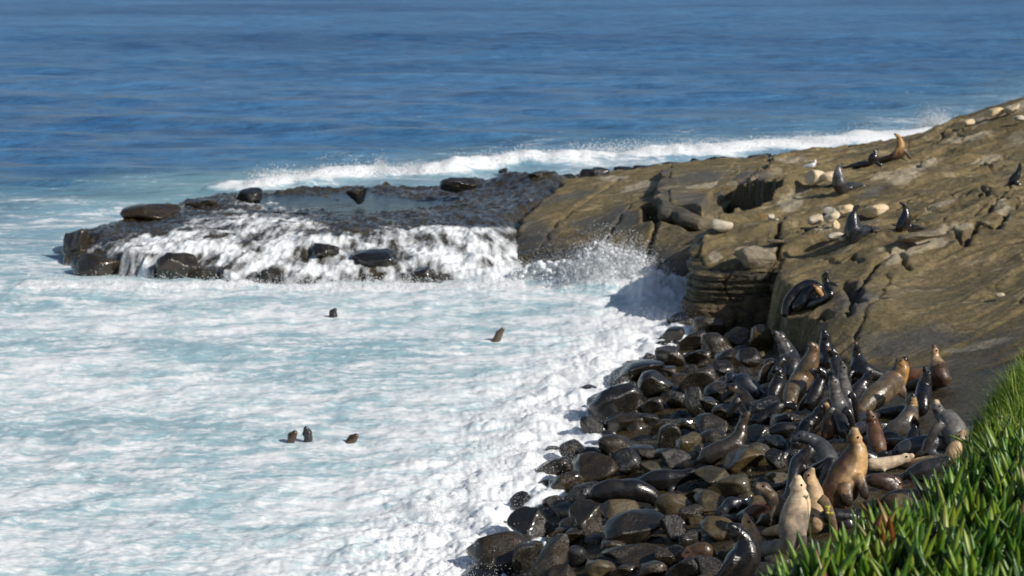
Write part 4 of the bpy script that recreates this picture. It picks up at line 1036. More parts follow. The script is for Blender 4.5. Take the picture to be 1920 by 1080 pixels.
    T = np.gradient(Pc, axis=0); T /= np.linalg.norm(T, axis=1)[:, None]
    B1 = np.cross(T, VD); B1 *= np.where(B1[:, :1] * belly < 0, -1, 1) if belly else 1
    B1 /= np.linalg.norm(B1, axis=1)[:, None] + 1e-9
    side = ((co_ - Pc[ix]) * B1[ix]).sum(1) / (rr[ix] + 1e-6)
    side = np.where(np.sqrt(D.min(1)) > rr[ix] * 1.35, -1, side)
    nz = fbm3(co_[:, 0] * 5, co_[:, 1] * 5, co_[:, 2] * 5, 3)
    wch = sstep(0.30, 0.55, t + 0.25 * nz) * (sstep(-0.75, 0.35, side + 0.5 * nz) if belly else 1)
    whd = sstep(0.80, 0.86, t)
    col = np.array(back) * (1 - wch[:, None]) + np.array(chest) * wch[:, None]
    hcol = np.array(hd)
    col = col * (1 - whd[:, None]) + hcol * whd[:, None]
    tip = sstep(0.975, 0.99, t)[:, None]; col = col * (1 - tip * 0.75)
    flp = (np.sqrt(D.min(1)) > rr[ix] * 1.3) & (t < 0.85); col[flp] = col[flp] * 0.3 + np.array((0.012, 0.010, 0.009)) * 0.7
    org = np.array([Pc[:, 0].mean(), Yb, co_[:, 2].min()])
    me.vertices.foreach_set('co', (co_ - org).astype(np.float32).ravel())
    at = me.attributes.new('col', 'FLOAT_COLOR', 'POINT'); at.data.foreach_set('color', np.column_stack([col, np.ones(n)]).astype(np.float32).ravel())
    me.name = 'sea_lion'; me.materials.clear(); me.materials.append(mat); me.update()
    if Yb > 39:
        o = link('sea_lion', me, None, None, None, label, 'sea lion', group); o.location = org; return o
    root = link('sea_lion', None, None, None, None, label, 'sea lion', group); root.location = org
    link('body', me, None, root)
    for sg in (-1, 1):
        e = link('eye', EYE, None, root); e.location = Hc + d * L * 0.30 + N2 * sg * hr * 0.70 + N1 * hr * 0.32 - org; e.scale = (0.015,) * 3
    return root

SL = [
 dict(spine=[(1612, 772, 12), (1632, 752, 20), (1656, 734, 22), (1678, 712, 22), (1690, 692, 16)], head=(1689, 680), nose=(1700, 671), back=OLV, chest=GLD, hd=BLK, lean=.4,
      flips=[((1684, 715), (1692, 732), (1697, 748), .075)], label='black headed glossy sea lion with a golden throat, chest raised right'),
 dict(spine=[(1768, 714, 12), (1761, 700, 19), (1757, 684, 15), (1753, 669, 9)], head=(1752, 659), nose=(1751, 648), back=BRN, chest=TAN, hd=RBR, belly=0, mat=F_damp, flips=[((1748, 700), (1742, 712), (1738, 722), .05), ((1772, 702), (1780, 710), (1785, 713), .05)],
      label='tan pear shaped sea lion with its nose pointing up, left of the grass'),
 dict(spine=[(1660, 706, 7), (1638, 702, 13), (1615, 692, 18), (1609, 674, 13), (1606, 660, 8)], head=(1606, 653), nose=(1604, 641), back=BLK, chest=BLK, hd=RBR, belly=-1, flips=[((1598, 695), (1592, 707), (1588, 716), .05)],
      label='black sea lion sitting upright with a reddish head, body trailing to the right'),
 dict(spine=[(1552, 680, 12), (1548, 660, 14), (1547, 643, 11)], head=(1547, 630), nose=(1544, 618), back=BLK, label='small black sea lion peeking up behind the golden brown one'),
 dict(spine=[(1580, 712, 12), (1572, 694, 13), (1565, 672, 10)], head=(1561, 660), nose=(1549, 654), back=DGR, hd=RBR, belly=-1, label='dark sea lion with a pinkish brown neck turned to the left'),
 dict(spine=[(1592, 795, 14), (1590, 765, 16), (1585, 735, 14), (1580, 708, 10)], head=(1580, 692), nose=(1577, 676), back=DGR, chest=GRY, belly=0, label='tall thin slate grey sea lion holding its neck straight up'),
 dict(spine=[(1588, 812, 14), (1582, 792, 18), (1573, 762, 17), (1566, 735, 12)], head=(1563, 718), nose=(1559, 704), back=DGR, chest=GRY, belly=0, label='slate grey sea lion directly in front of the tall thin one'),
 dict(spine=[(1474, 768, 9), (1485, 743, 18), (1503, 710, 21), (1518, 682, 18), (1524, 664, 12)], head=(1526, 653), nose=(1519, 643), back=OLV, chest=(.16, .09, .04), hd=OLV, lean=.35, flips=[((1520, 690), (1532, 708), (1538, 722), .055)],
      label='long olive brown sea lion stretched up the slope in the middle of the crowd'),
 dict(spine=[(1482, 705, 10), (1485, 690, 19), (1480, 668, 18), (1471, 648, 13)], head=(1463, 633), nose=(1449, 621), back=DGR, chest=GRY, belly=-1, label='grey sea lion at the left of the upper crowd, nose up left'),
 dict(spine=[(1472, 590, 8), (1479, 568, 11), (1497, 545, 12), (1519, 535, 11), (1534, 540, 9)], head=(1543, 549), nose=(1546, 562), back=BLK, lean=.3, hind=False, label='black sea lion arching its back over another below the cracked boulder'),
 dict(spine=[(1492, 577, 10), (1503, 567, 13), (1514, 550, 11), (1522, 542, 10)], head=(1532, 545), nose=(1543, 556), back=BLK, chest=GLD, hd=TAN, lean=.2, hind=False, label='black sea lion with an orange throat under the arching one'),
 dict(spine=[(1556, 556, 7), (1553, 545, 10), (1550, 530, 8)], head=(1547, 519), nose=(1550, 511), back=BLK, lean=.2, flips=[((1555, 530), (1565, 533), (1574, 536), .04)], label='small black sea lion with one flipper out, right of the arching pair'),
 dict(spine=[(1425, 742, 10), (1412, 732, 16), (1393, 718, 19), (1380, 714, 12)], head=(1370, 708), nose=(1364, 718), back=(0.02, .024, .034), belly=-1, label='dark sea lion with a rounded bluish back hunched on the boulders'),
 dict(spine=[(1412, 775, 10), (1405, 762, 13), (1394, 745, 14), (1384, 734, 11)], head=(1375, 728), nose=(1360, 723), back=BLK, chest=OLV, belly=-1, label='wet sea lion looking left below the hunched bluish one'),
 dict(spine=[(1314, 862, 9), (1325, 857, 17), (1347, 847, 19), (1369, 836, 17), (1386, 819, 14), (1391, 799, 10)], head=(1396, 784), nose=(1405, 772), back=(.035, .03, .024), chest=(.06, .045, .03), hd=(.07, .055, .04), lean=0.1, hr=.075,
      flips=[((1385, 835), (1396, 855), (1407, 877), .07)], label='glossy dark sea lion arching its neck high above olive boulders'),
 dict(spine=[(1117, 927, 17), (1138, 922, 22), (1166, 922, 23), (1192, 920, 21), (1216, 927, 17), (1230, 938, 12)], head=(1232, 944), nose=(1227, 957), back=BLK, lean=0, flips=[((1172, 937), (1162, 952), (1148, 966), .05)],
      label='large black sea lion lying across the boulders with its head hanging down right'),
 dict(spine=[(1200, 906, 9), (1224, 900, 17), (1252, 899, 19), (1278, 894, 13)], head=(1297, 889), nose=(1314, 894), back=BLK, lean=0, flips=[((1265, 908), (1258, 920), (1250, 930), .05)], label='black sea lion lying behind the one with the hanging head'),
 dict(spine=[(1527, 822, 7), (1540, 815, 13), (1557, 804, 18), (1563, 784, 16)], head=(1555, 768), nose=(1547, 754), back=RBR, chest=GLD, hd=TAN, mat=F_damp, flips=[((1560, 812), (1568, 818), (1574, 824), .04)], label='golden orange sea lion bending its head back in the middle of the crowd'),
 dict(spine=[(1566, 950, 24), (1568, 930, 32), (1583, 902, 35), (1598, 872, 30), (1605, 845, 21)], head=(1602, 822), nose=(1602, 801), back=BRN, chest=(.42, .27, .12), hd=(.38, .26, .13), mat=F_damp, lean=.1, hr=.10,
      flips=[((1608, 890), (1618, 915), (1625, 938), .08), ((1585, 905), (1588, 930), (1592, 952), .09)], label='largest sea lion, tan chest over a dark brown belly, sitting upright'),
 dict(spine=[(1645, 845, 14), (1642, 822, 17), (1637, 798, 13)], head=(1633, 783), nose=(1628, 769), back=RBR, chest=RBR, mat=F_damp, belly=0, label='reddish brown sea lion sitting right behind the largest one'),
 dict(spine=[(1655, 814, 8), (1673, 807, 15), (1692, 798, 18), (1705, 782, 17), (1710, 764, 12)], head=(1709, 752), nose=(1713, 739), back=(.07, .065, .055), chest=(.34, .22, .10), hd=DGR, mat=F_wet, flips=[((1712, 788), (1718, 800), (1722, 810), .05)],
      label='grey backed sea lion with a wrinkled golden throat and raised nose'),
 dict(spine=[(1728, 772, 9), (1729, 752, 15), (1733, 726, 14), (1736, 708, 10)], head=(1737, 700), nose=(1733, 688), back=BLK, chest=DGR, flips=[((1725, 752), (1727, 766), (1729, 780), .04)], label='black sea lion seen from behind, just below the tan pear shaped one'),
 dict(spine=[(1696, 712, 8), (1711, 704, 12), (1728, 702, 11)], head=(1739, 699), nose=(1750, 704), back=RBR, chest=BRN, label='reddish brown sea lion lying between the black headed and the tan pear shaped one'),
 dict(spine=[(1795, 828, 18), (1790, 810, 23), (1778, 788, 20), (1763, 776, 12)], head=(1757, 764), nose=(1755, 749), back=GRY, chest=GRY, hd=PAL, mat=F_damp, belly=-1, label='grey sea lion with a broad shiny back and a cream head'),
 dict(spine=[(1785, 862, 13), (1788, 848, 15), (1796, 832, 12)], head=(1800, 820), nose=(1808, 806), back=TAN, chest=PAL, hd=TAN, mat=F_dry, label='light tan sea lion pressed against the plants, nose to the upper right'),
 dict(spine=[(1684, 846, 12), (1705, 840, 18), (1730, 836, 19), (1752, 830, 17)], head=(1768, 832), nose=(1778, 845), back=(.05, .052, .06), lean=.05, label='slate grey sea lion lying low behind the dark leaves'),
 dict(spine=[(1708, 835, 13), (1712, 818, 13), (1715, 804, 9)], head=(1715, 795), nose=(1713, 784), back=BLK, hd=RBR, label='small black sea lion with a brown head below the golden throated one'),
 dict(spine=[(1630, 870, 11), (1655, 870, 13), (1682, 864, 10)], head=(1698, 859), nose=(1709, 855), back=PAL, chest=PAL, hd=PAL, mat=F_dry, lean=0, flips=[((1650, 874), (1656, 880), (1662, 884), .03)], label='cream coloured sea lion lying flat right of the largest one'),
 dict(spine=[(1632, 900, 12), (1652, 902, 15), (1670, 904, 13)], head=(1680, 906), nose=(1684, 914), back=(.05, .03, .02), chest=RBR, lean=0, label='dark reddish sea lion curled up under the cream coloured one'),
 dict(spine=[(1555, 885, 14), (1550, 862, 22), (1535, 838, 19), (1520, 825, 13)], head=(1503, 819), nose=(1485, 823), back=(.045, .048, .055), belly=-1, mat=F_damp, label='slate grey sea lion facing left, left of the largest one'),
 dict(spine=[(1530, 985, 14), (1530, 960, 17), (1528, 930, 18), (1523, 908, 13)], head=(1518, 893), nose=(1524, 877), back=TAN, chest=(.52, .36, .2), hd=TAN, mat=F_dry, Yf=None, label='peach coloured sea lion pressed behind the cream necked one'),
 dict(spine=[(1476, 1025, 16), (1484, 998, 26), (1491, 966, 27), (1498, 935, 21)], head=(1496, 911), nose=(1495, 891), back=(.20, .17, .13), chest=PAL, hd=(.5, .4, .27), mat=F_dry, belly=0, lean=.05, hr=.10, flips=[((1500, 985), (1506, 1010), (1508, 1030), .06)],
      label='cream necked sea lion with eyes closed, standing tall beside the yellow flowers'),
 dict(spine=[(1535, 905, 10), (1537, 895, 11)], head=(1538, 880), nose=(1545, 864), back=TAN, chest=TAN, hd=TAN, mat=F_dry, hind=False, label='small tan sea lion head raised between the peach and the largest one'),
 dict(spine=[(1478, 968, 12), (1466, 952, 17), (1450, 936, 14)], head=(1432, 916), nose=(1413, 908), back=OLV, chest=(.3, .24, .17), hd=(.05, .04, .032), belly=-1, mat=F_damp, label='brown sea lion with a pale throat looking left beside the cream necked one'),
 dict(spine=[(1368, 1090, 22), (1383, 1068, 30), (1398, 1038, 29), (1394, 1012, 19)], head=(1380, 996), nose=(1365, 983), back=BLK, belly=-1, lean=.05, hr=.105, label='glossy black sea lion at the bottom edge, nose pointing up to the left'),
 dict(spine=[(1420, 1030, 9), (1417, 1010, 11), (1409, 994, 11)], head=(1400, 980), nose=(1398, 963), back=TAN, chest=TAN, hd=TAN, mat=F_dry, hind=False, label='light tan sea lion peeking out behind the glossy black one at the bottom'),
 dict(spine=[(1384, 940, 9), (1372, 946, 15), (1358, 955, 11)], head=(1349, 963), nose=(1342, 970), back=(.018, .02, .03), belly=-1, lean=0, label='blue black sea lion lying head down among the olive boulders'),
 dict(spine=[(1335, 1045, 12), (1320, 1034, 17), (1306, 1032, 14)], head=(1294, 1036), nose=(1284, 1042), back=BRN, chest=RBR, belly=-1, lean=0, label='brown sea lion lying at the bottom among dark boulders'),
 dict(spine=[(1602, 445, 11), (1600, 433, 17), (1599, 413, 12), (1602, 399, 6)], head=(1604, 390), nose=(1611, 384), back=(.018, .02, .026), belly=0, lean=0, hr=.06, flips=[((1592, 435), (1583, 441), (1574, 443), .04), ((1608, 438), (1620, 444), (1631, 445), .04)], label='black sea lion sitting upright in front of the row of white stones'),
 dict(spine=[(1578, 355, 9), (1574, 347, 13), (1572, 333, 11), (1572, 319, 7)], head=(1573, 311), nose=(1581, 306), back=DGR, chest=GRY, belly=0, lean=0, hr=.06, flips=[((1568, 344), (1553, 350), (1540, 350), .05), ((1582, 348), (1592, 351), (1600, 351), .05)], label='dark grey sea lion spreading its flippers beside the stone with the gull'),
 dict(spine=[(1688, 427, 9), (1694, 419, 12), (1698, 405, 10), (1698, 393, 6)], head=(1695, 383), nose=(1688, 380), back=BLK, belly=-1, lean=0, hr=.055, flips=[((1700, 420), (1715, 423), (1729, 423), .035), ((1688, 420), (1678, 422), (1669, 419), .045)], label='black sea lion sitting upright above the whitened ledge, looking left'),
 dict(spine=[(1672, 294, 6), (1684, 288, 10), (1689, 278, 10), (1687, 264, 6)], head=(1684, 256), nose=(1676, 250), back=RBR, chest=GLD, hd=BRN, belly=0, mat=F_damp, lean=0, hr=.065, label='orange brown sea lion high on the slope before the breakers'),
 dict(spine=[(1632, 306, 5), (1636, 299, 9), (1640, 291, 8)], head=(1642, 286), nose=(1638, 280), back=BLK, lean=0, hr=.06, label='small black sea lion just left of the orange brown one'),
 dict(spine=[(1893, 345, 5), (1899, 338, 8), (1907, 328, 7)], head=(1912, 314), nose=(1913, 304), back=BLK, lean=0, hr=.06, label='black sea lion half hidden in the rocks at the right edge'),
 dict(spine=[(1640, 832, 10), (1655, 826, 15), (1672, 824, 15), (1686, 828, 12)], head=(1695, 834), nose=(1700, 842), back=BLK, lean=0, label='round backed black sea lion lying right of the reddish brown one'),
 dict(spine=[(1545, 968, 12), (1565, 968, 16), (1590, 970, 15)], head=(1608, 974), nose=(1620, 978), back=BLK, lean=0, label='black sea lion lying below the largest one, behind the leaf tips'),
 dict(spine=[(1450, 745, 11), (1456, 728, 15), (1462, 712, 13)], head=(1458, 698), nose=(1450, 690), back=BLK, belly=-1, label='black sea lion in shade below the grey one of the upper crowd'),
 dict(spine=[(1490, 835, 11), (1512, 800, 14), (1528, 785, 12)], head=(1536, 772), nose=(1540, 760), back=BLK, belly=-1, label='black sea lion in the gap left of the golden orange one'),
]
SL += [
 dict(spine=[(1445, 812, 10), (1468, 806, 15), (1492, 806, 13)], head=(1508, 800), nose=(1519, 793), back=BLK, lean=0, label='black sea lion lying in shade left of the golden orange one'),
 dict(spine=[(1600, 850, 12), (1622, 856, 14), (1640, 862, 12)], head=(1652, 858), nose=(1660, 850), back=BLK, lean=0, label='black sea lion lying against the right side of the largest one'),
 dict(spine=[(1705, 890, 12), (1728, 884, 18), (1752, 874, 16)], head=(1768, 868), nose=(1779, 862), back=DGR, lean=0, label='dark sea lion lying lowest of all beside the succulent leaves'),
 dict(spine=[(1600, 745, 10), (1612, 728, 12), (1622, 716, 10)], head=(1628, 706), nose=(1634, 698), back=DGR, lean=.1, label='dark grey sea lion behind the shoulder of the black headed one'),
 dict(spine=[(1520, 760, 11), (1530, 738, 14), (1538, 715, 12)], head=(1541, 700), nose=(1534, 690), back=BLK, belly=-1, lean=.1, label='black sea lion standing right of the long olive brown one'),
 dict(spine=[(1462, 760, 10), (1448, 772, 14), (1432, 780, 12)], head=(1420, 784), nose=(1410, 790), back=BLK, belly=-1, lean=0, label='black sea lion stretched out below the long olive brown one'),
 dict(spine=[(1475, 935, 9), (1492, 872, 12), (1502, 858, 11)], head=(1510, 848), nose=(1516, 839), back=DGR, belly=1, lean=.1, label='blue grey sea lion head raised just above the cream necked one'),
 dict(spine=[(1660, 940, 12), (1684, 934, 16), (1706, 930, 13)], head=(1720, 926), nose=(1730, 920), back=BLK, lean=0, label='black sea lion lying right above the leaf tips at lower right'),
 dict(spine=[(1400, 965, 11), (1412, 960, 14), (1428, 952, 11)], head=(1438, 948), nose=(1447, 944), back=RBR, chest=BRN, lean=0, label='small reddish sea lion lying between the olive boulders and the pale throated one'),
 dict(spine=[(1560, 868, 12), (1545, 900, 13), (1532, 925, 12)], head=(1525, 942), nose=(1520, 952), back=BLK, lean=0, label='black sea lion bent down behind the peach coloured one'),
]
for d in SL: sea_lion(**d)
SW = [((625, 592), (624, 586), (631, 578), DGR, 'grey head of a sea lion swimming nearest the falls'), ((932, 636), (936, 626), (945, 614), OLV, 'swimming sea lion on its own with its snout up, right of the cove middle'),
      ((546, 826), (548, 818), (555, 809), BRN, 'brown sea lion head at the left of three swimmers'), ((578, 824), (576, 812), (573, 800), DGR, 'dark sea lion head tallest of three swimmers'), ((656, 828), (661, 823), (671, 815), BRN, 'brown sea lion head at the right of three swimmers')]
for a, h, nz_, c, lab in SW:
    Ya = WZ(a[0], a[1] + 2, 0.05)[1]
    sea_lion([(a[0] - 6, a[1] + 14, 9), (a[0], a[1], 8)], h, nz_, lab, back=c, Yf=Ya, sunk=True, hr=0.085, group='sea lions swimming in the cove', mat=F_wet)

# ------------------------------------------------------------------ gull on the whitish stone
def gull():
    Yg = ground(1522, 330, 0.0) or 52
    base = WY(1523, 322, Yg + 0.05)
    n = NT('gull_feathers'); n.set(Base_Color=(0.8, 0.8, 0.8), Roughness=0.7); mw = n.m
    n = NT('gull_wing'); n.set(Base_Color=(0.35, 0.37, 0.40), Roughness=0.7); mg = n.m
    n = NT('gull_orange'); n.set(Base_Color=(0.6, 0.25, 0.04), Roughness=0.5); mo = n.m
    root = link('gull', None, None, None, None, 'white gull standing on the whitish stone', 'gull'); root.location = base
    P = np.array([(-.20, .0, .13), (-.10, 0, .15), (0, 0, .18), (.06, 0, .24), (.075, 0, .30), (.10, 0, .315)]); r = np.array([.012, .05, .07, .045, .04, .018])
    K = catmull(np.column_stack([P, r]), 24); V, Fc = loft(K[:, :3], K[:, 3], K[:, 3], 12)
    me = remesh(V, Fc, 0.012, 2); link('body', me, mw, root)
    for sg in (-1, 1):
        Q = catmull(np.array([(.03, sg * .05, .20), (-.10, sg * .062, .17), (-.25, sg * .03, .14)]), 8); ra = np.array([.02, .04, .045, .045, .04, .03, .02, .006])
        V, Fc = loft(Q, ra, ra * .3, 8); me = bpy.data.meshes.new('wing'); me.from_pydata(V, [], Fc); link('wing', me, mg, root)
        V, Fc = loft(np.array([(0, sg * .025, .12), (0, sg * .025, .06), (0.0, sg * .025, -.03)]), np.full(3, .007), np.full(3, .007), 6); me = bpy.data.meshes.new('leg'); me.from_pydata(V, [], Fc); link('leg', me, mo, root)
    V, Fc = loft(np.array([(.10, 0, .315), (.13, 0, .312), (.155, 0, .302)]), np.array([.012, .009, .003]), np.array([.01, .008, .003]), 6); me = bpy.data.meshes.new('beak'); me.from_pydata(V, [], Fc); link('beak', me, mo, root)
gull()

# ------------------------------------------------------------------ cliff top in the foreground, with ice plant and grass
n = NT('cliff_soil')
n.set(Base_Color=n.ramp(n.noise(6, 5, 0.6), [(0.3, (0.02, 0.017, 0.012)), (0.7, (0.055, 0.042, 0.026))]), Roughness=0.9, Normal=n.bump(n.noise(12, 5, 0.6), 0.8, 0.05))
M_soil = n.m
edge2 = np.array([WZ(px, py, 5.35)[:2] for px, py in [(1150, 1310), (1230, 1215), (1320, 1145), (1420, 1085), (1540, 1025), (1640, 975), (1725, 915), (1790, 870), (1815, 820), (1824, 775), (1846, 735), (1905, 705), (2000, 690), (2100, 680)]])
topP = np.vstack([edge2, [(9, 15.2), (9, 6.0), (1.2, 6.0)]])
def BK(x, y):
    d = sdf(x + 0.12 * fbm2(x * 1.5, y * 1.5, 2), y, topP)
    h = 5.35 - drop(d, 2.8, 0.35) + 0.10 * fbm2(x * 0.9, y * 0.9, 3) + 0.03 * fbm2(x * 4, y * 4, 2) + 0.14 * np.exp(-(((x - 3.8) / 0.9) ** 2 + ((y - 14.2) / 1.2) ** 2)) * (d < 0.3)
    return np.maximum(h, 0.5)
bx, by = np.meshgrid(np.arange(-1.5, 10, 0.08), np.arange(5, 20, 0.08))
link('cliff_top', mesh_np('cliff_top', np.stack([bx, by, BK(bx, by)], -1).reshape(-1, 3), grid_faces(*bx.shape)), M_soil, kind='structure')
# sea cliff that goes on beyond the right of the picture and shades the slab
def CL(x, y):
    d = (11.0 + 0.5 * np.sin(y * 0.5)) - x + 0.9 * fbm2(x * 0.5, y * 0.5, 3)
    top = 3.7 + 1.8 * sstep(11.2, 14, x) - 0.5 * sstep(31, 34, y) * 4
    h = top - drop(d, 3.0, 0.4) + 0.25 * fbm2(x * 0.8, y * 0.8, 4)
    return np.maximum(np.where((y > 36.5), -1, h), 0.4)
cx, cy = np.meshgrid(np.arange(7, 30, 0.15), np.arange(18, 40, 0.15))
link('sea_cliff', mesh_np('sea_cliff', np.stack([cx, cy, CL(cx, cy)], -1).reshape(-1, 3), grid_faces(*cx.shape)), M_slope, kind='structure')

def leaf_mat(name, stops, rough=0.35):
    n = NT(name)
    oi = n.N.new('ShaderNodeObjectInfo')
    h = n.attr('h')
    var = n.math('FRACT', n.math('ADD', oi.outputs['Random'], n.attr('rv')))
    c = n.ramp(var, stops)
    c = n.mix(0.5, c, n.ramp(n.noise(30, 3), [(0.3, 0.7), (0.7, 1.25)]), 'MULTIPLY')
    c = n.mix(n.math('MULTIPLY', n.mrange(h, 0.93, 1.0), n.mrange(var, 0.6, 0.9)), c, (0.20, 0.06, 0.03))
    n.set(Base_Color=c, Roughness=rough)
    n.b.inputs['Subsurface Weight'].default_value = 0.0
    tr = n.N.new('ShaderNodeBsdfTranslucent'); n.link(n.mix(1.0, c, (1.2, 1.5, 0.5), 'MULTIPLY'), tr.inputs[0])
    mx = n.N.new('ShaderNodeMixShader'); mx.inputs[0].default_value = 0.22
    n.link(n.b.outputs[0], mx.inputs[1]); n.link(tr.outputs[0], mx.inputs[2]); n.link(mx.outputs[0], n.out.inputs[0])
    return n.m
M_leaf = leaf_mat('ice_plant_leaf', [(0.0, (0.020, 0.065, 0.010)), (0.4, (0.070, 0.175, 0.015)), (0.75, (0.17, 0.29, 0.024)), (0.97, (0.26, 0.32, 0.04)), (0.985, (0.24, 0.20, 0.07)), (1.0, (0.22, 0.11, 0.04))])
M_red = leaf_mat('reddened_ice_plant_leaf', [(0.0, (0.22, 0.06, 0.02)), (0.5, (0.28, 0.12, 0.03)), (1.0, (0.25, 0.2, 0.04))])
M_grass = leaf_mat('cliff_grass', [(0.0, (0.06, 0.13, 0.012)), (0.5, (0.16, 0.27, 0.02)), (1.0, (0.32, 0.36, 0.05))], 0.55)
def leaf_arrays(L, w, bend, seed, seg=8, k=5):
    r = np.random.RandomState(seed); t = np.linspace(0, 1, seg)
    x = bend * t ** 1.8 * L; zz = L * (t - 0.12 * bend * t ** 2)
    wd = w * np.minimum(1, 0.5 + 1.1 * t) * np.clip((1 - t) * 2.4, 0, 1) ** 0.6
    wd[-1] = 0.0008
    a = np.linspace(0, 2 * np.pi, k, endpoint=False)
    V = np.stack([x[:, None] + 0.55 * wd[:, None] * np.sin(a), wd[:, None] * np.cos(a) * 0.9, zz[:, None] + 0 * a], -1).reshape(-1, 3)
    Fc = np.array([[i * k + j, i * k + (j + 1) % k, (i + 1) * k + (j + 1) % k, (i + 1) * k + j] for i in range(seg - 1) for j in range(k)])
    return V, Fc, np.repeat(t, k)
LT = [leaf_arrays(0.21 + 0.028 * (i % 4), 0.0235 + 0.002 * (i % 3), 0.06 + 0.05 * (i % 5), i) for i in range(10)]
LM = []
for V, Fc, t in LT:
    m = mesh_np('leaf', V, Fc, True, {'h': t, 'rv': np.full(len(V), 0.0)}); m.materials.append(M_leaf); LM.append(m)
cand = []
for cy0 in range(2500):
    x = rnd.uniform(0.2, 4.6); y = rnd.uniform(7.0, 15.0)
    d = float(sdf(np.array([x]), np.array([y]), topP)[0])
    if d > 0.34: continue
    for q in range(rnd.randint(3, 6)):
        xx = x + rnd.gauss(0, .06); yy = y + rnd.gauss(0, .06)
        p = toPix(xx, yy, 5.45)
        if p[0] > 1700 and p[1] < 800 + rnd.gauss(0, 18): continue
        if p[0] > 2300 or p[1] > 1500: continue
        cand.append((xx, yy, p))
hz = BK(np.array([c[0] for c in cand]), np.array([c[1] for c in cand]))
hz = hz - 0.02
ice = link('ice_plant', None, None, None, None, 'bank of upright green succulent finger leaves in the bottom right corner', 'ice plant')
def rotm(az, tilt, s):
    return (Matrix.Rotation(az, 3, 'Z') @ Matrix.Rotation(tilt, 3, 'Y')) * s
vis = [i for i, c in enumerate(cand) if -40 < c[2][0] < 1960 and c[2][1] < 1180]
vis.sort(key=lambda i: cand[i][1])
near_i = set(vis[:300] if len(vis) < 300 else sorted(vis, key=lambda i: cand[i][1] + (0 if cand[i][2][0] < 1930 else 5))[:300])
AV, AF, AH, AR = [], [], [], []; off = 0
for i, (x, y, p) in enumerate(cand):
    az = rnd.uniform(0, 6.28); tilt = abs(rnd.gauss(0, 0.30)); s = rnd.uniform(0.6, 1.25)
    k = rnd.randrange(10)
    if i in near_i:
        o = link('leaf', LM[k], None, ice); o.location = (x, y, hz[i]); o.rotation_euler = (rotm(az, tilt, 1.0)).to_euler(); o.scale = (s, s, s)
    else:
        V, Fc, t = LT[k]; Rm = np.array(rotm(az, tilt, s))
        AV.append(V @ Rm.T + np.array((x, y, hz[i]))); AF.append(Fc + off); AH.append(t); AR.append(np.full(len(V), rnd.random())); off += len(V)
link('leaves', mesh_np('leaves', np.vstack(AV), np.vstack(AF), True, {'h': np.concatenate(AH), 'rv': np.concatenate(AR)}), M_leaf, ice, kind='stuff')
# the reddened rosette
RM = []
for V, Fc, t in LT[:4]:
    m = mesh_np('leaf', V, Fc, True, {'h': t, 'rv': np.full(len(V), 0.0)}); m.materials.append(M_red); RM.append(m)
q = WY(1655, 1030, 9.9)
red = link('ice_plant', None, None, None, None, 'reddened succulent rosette standing among the green leaves', 'ice plant'); red.location = (q[0], q[1], float(BK(np.array([q[0]]), np.array([q[1]]))[0]))
for k in range(9):
    o = link('leaf', RM[k % 4], None, red); o.location = (rnd.gauss(0, .04), rnd.gauss(0, .04), 0); o.rotation_euler = rotm(rnd.uniform(0, 6.28), rnd.uniform(0.1, .45), 1).to_euler(); s = rnd.uniform(.95, 1.25); o.scale = (s, s, s)
# grass tuft on the far corner
GV, GF, GH, GRv = [], [], [], []; off = 0
n_g = 0
while n_g < 36000:
    x = rnd.uniform(2.4, 5.2); y = rnd.uniform(11.2, 15.8)
    p = toPix(x, y, 5.45)
    if p[1] > 850 + rnd.gauss(0, 25): continue
    d = float(1)
    n_g += 1
    GV.append((x, y)); 
GP = np.array(GV); dd = sdf(GP[:, 0], GP[:, 1], topP); GP = GP[dd < 0.42]
gz = BK(GP[:, 0], GP[:, 1])
m = len(GP); az = rs.uniform(0, 6.28, m); L = rs.uniform(0.12, 0.30, m); bd = rs.uniform(0.1, 0.8, m); wv_ = rs.uniform(0.002, 0.0045, m)
dx, dy = np.cos(az), np.sin(az); pxv, pyv = -dy * wv_[:] , dx * wv_[:]
b0 = np.column_stack([GP, gz]); V = np.empty((m, 7, 3))
for j, (t, ww) in enumerate([(0, 1), (0.35, .9), (0.7, .6)]):
    c = b0 + np.column_stack([dx * bd * L * t ** 2, dy * bd * L * t ** 2, L * (t - 0.25 * bd * t * t)])
    V[:, 2 * j] = c + np.column_stack([pxv * ww, pyv * ww, 0 * L]); V[:, 2 * j + 1] = c - np.column_stack([pxv * ww, pyv * ww, 0 * L])
V[:, 6] = b0 + np.column_stack([dx * bd * L, dy * bd * L, L * (1 - 0.25 * bd)])
f = np.array([[0, 1, 3], [0, 3, 2], [2, 3, 5], [2, 5, 4], [4, 5, 6]])
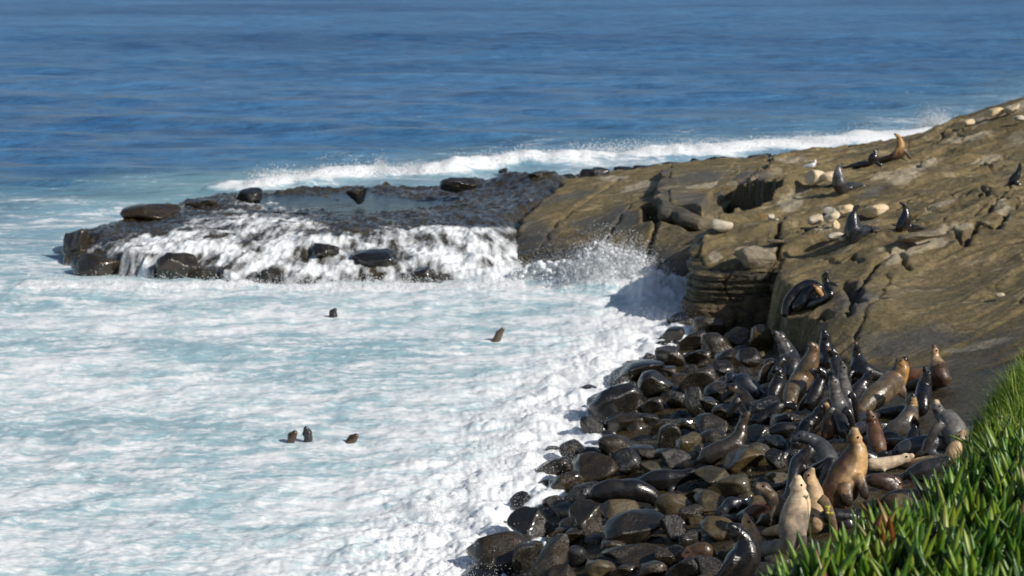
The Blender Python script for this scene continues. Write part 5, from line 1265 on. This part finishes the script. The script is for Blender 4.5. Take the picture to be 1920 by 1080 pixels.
Fc = (np.arange(m)[:, None, None] * 7 + f[None]).reshape(-1, 3)
link('grass', mesh_np('grass', V.reshape(-1, 3), Fc, True, {'h': np.tile(np.array([0, 0, .35, .35, .7, .7, .88]), m), 'rv': np.repeat(rs.rand(m), 7)}), M_grass, kind='stuff', label='yellow green grass tuft on the cliff corner')
# two yellow flowers in front of the cream necked sea lion
n = NT('yellow_petal'); n.set(Base_Color=(0.75, 0.70, 0.05), Roughness=0.5); M_pet = n.m
n = NT('flower_stem'); n.set(Base_Color=(0.10, 0.17, 0.04), Roughness=0.5); M_stem = n.m
def flower(px, py, Yf, px0, lab, pet, petm):
    top = WY(px, py, Yf); b = WY(px0, py + 75, Yf); gz_ = float(BK(np.array([b[0]]), np.array([b[1]]))[0]); b[2] = min(b[2], gz_ + 0.05); b[2] = gz_
    root = link('wildflower', None, None, None, None, lab, 'flower'); root.location = b
    Q = catmull(np.array([(0, 0, 0), (top - b) * 0.5 + np.array([.01, 0, 0]), top - b]), 12); V, Fc = loft(Q, np.full(12, .0022), np.full(12, .0022), 6)
    me = bpy.data.meshes.new('stem'); me.from_pydata(V, [], Fc); link('stem', me, M_stem, root)
    pv = [(0, 0, 0), (.012, .004, .006), (.024, 0, .004), (.012, -.004, .006), (.014, 0, .010)]
    pm = bpy.data.meshes.new('petal'); pm.from_pydata(pv, [], [(0, 1, 4), (1, 2, 4), (2, 3, 4), (3, 0, 4), (0, 3, 2, 1)]); pm.materials.append(petm)
    for k in range(pet):
        o = link('petal', pm, None, root); o.location = top - b + np.array([rnd.uniform(-.006, .006), 0, rnd.uniform(-.012, .012)]); o.rotation_euler = (rnd.uniform(-.6, 1.0), -0.5 + rnd.uniform(-.5, .5), k * 6.28 / pet); s = rnd.uniform(1.0, 1.5); o.scale = (s, s, s)
flower(1555, 962, 9.9, 1552, 'bright yellow wildflower in front of the dark sea lion bodies', 7, M_pet)
flower(1514, 938, 9.7, 1522, 'pale green budding wildflower in front of the cream necked sea lion', 7, M_stem)
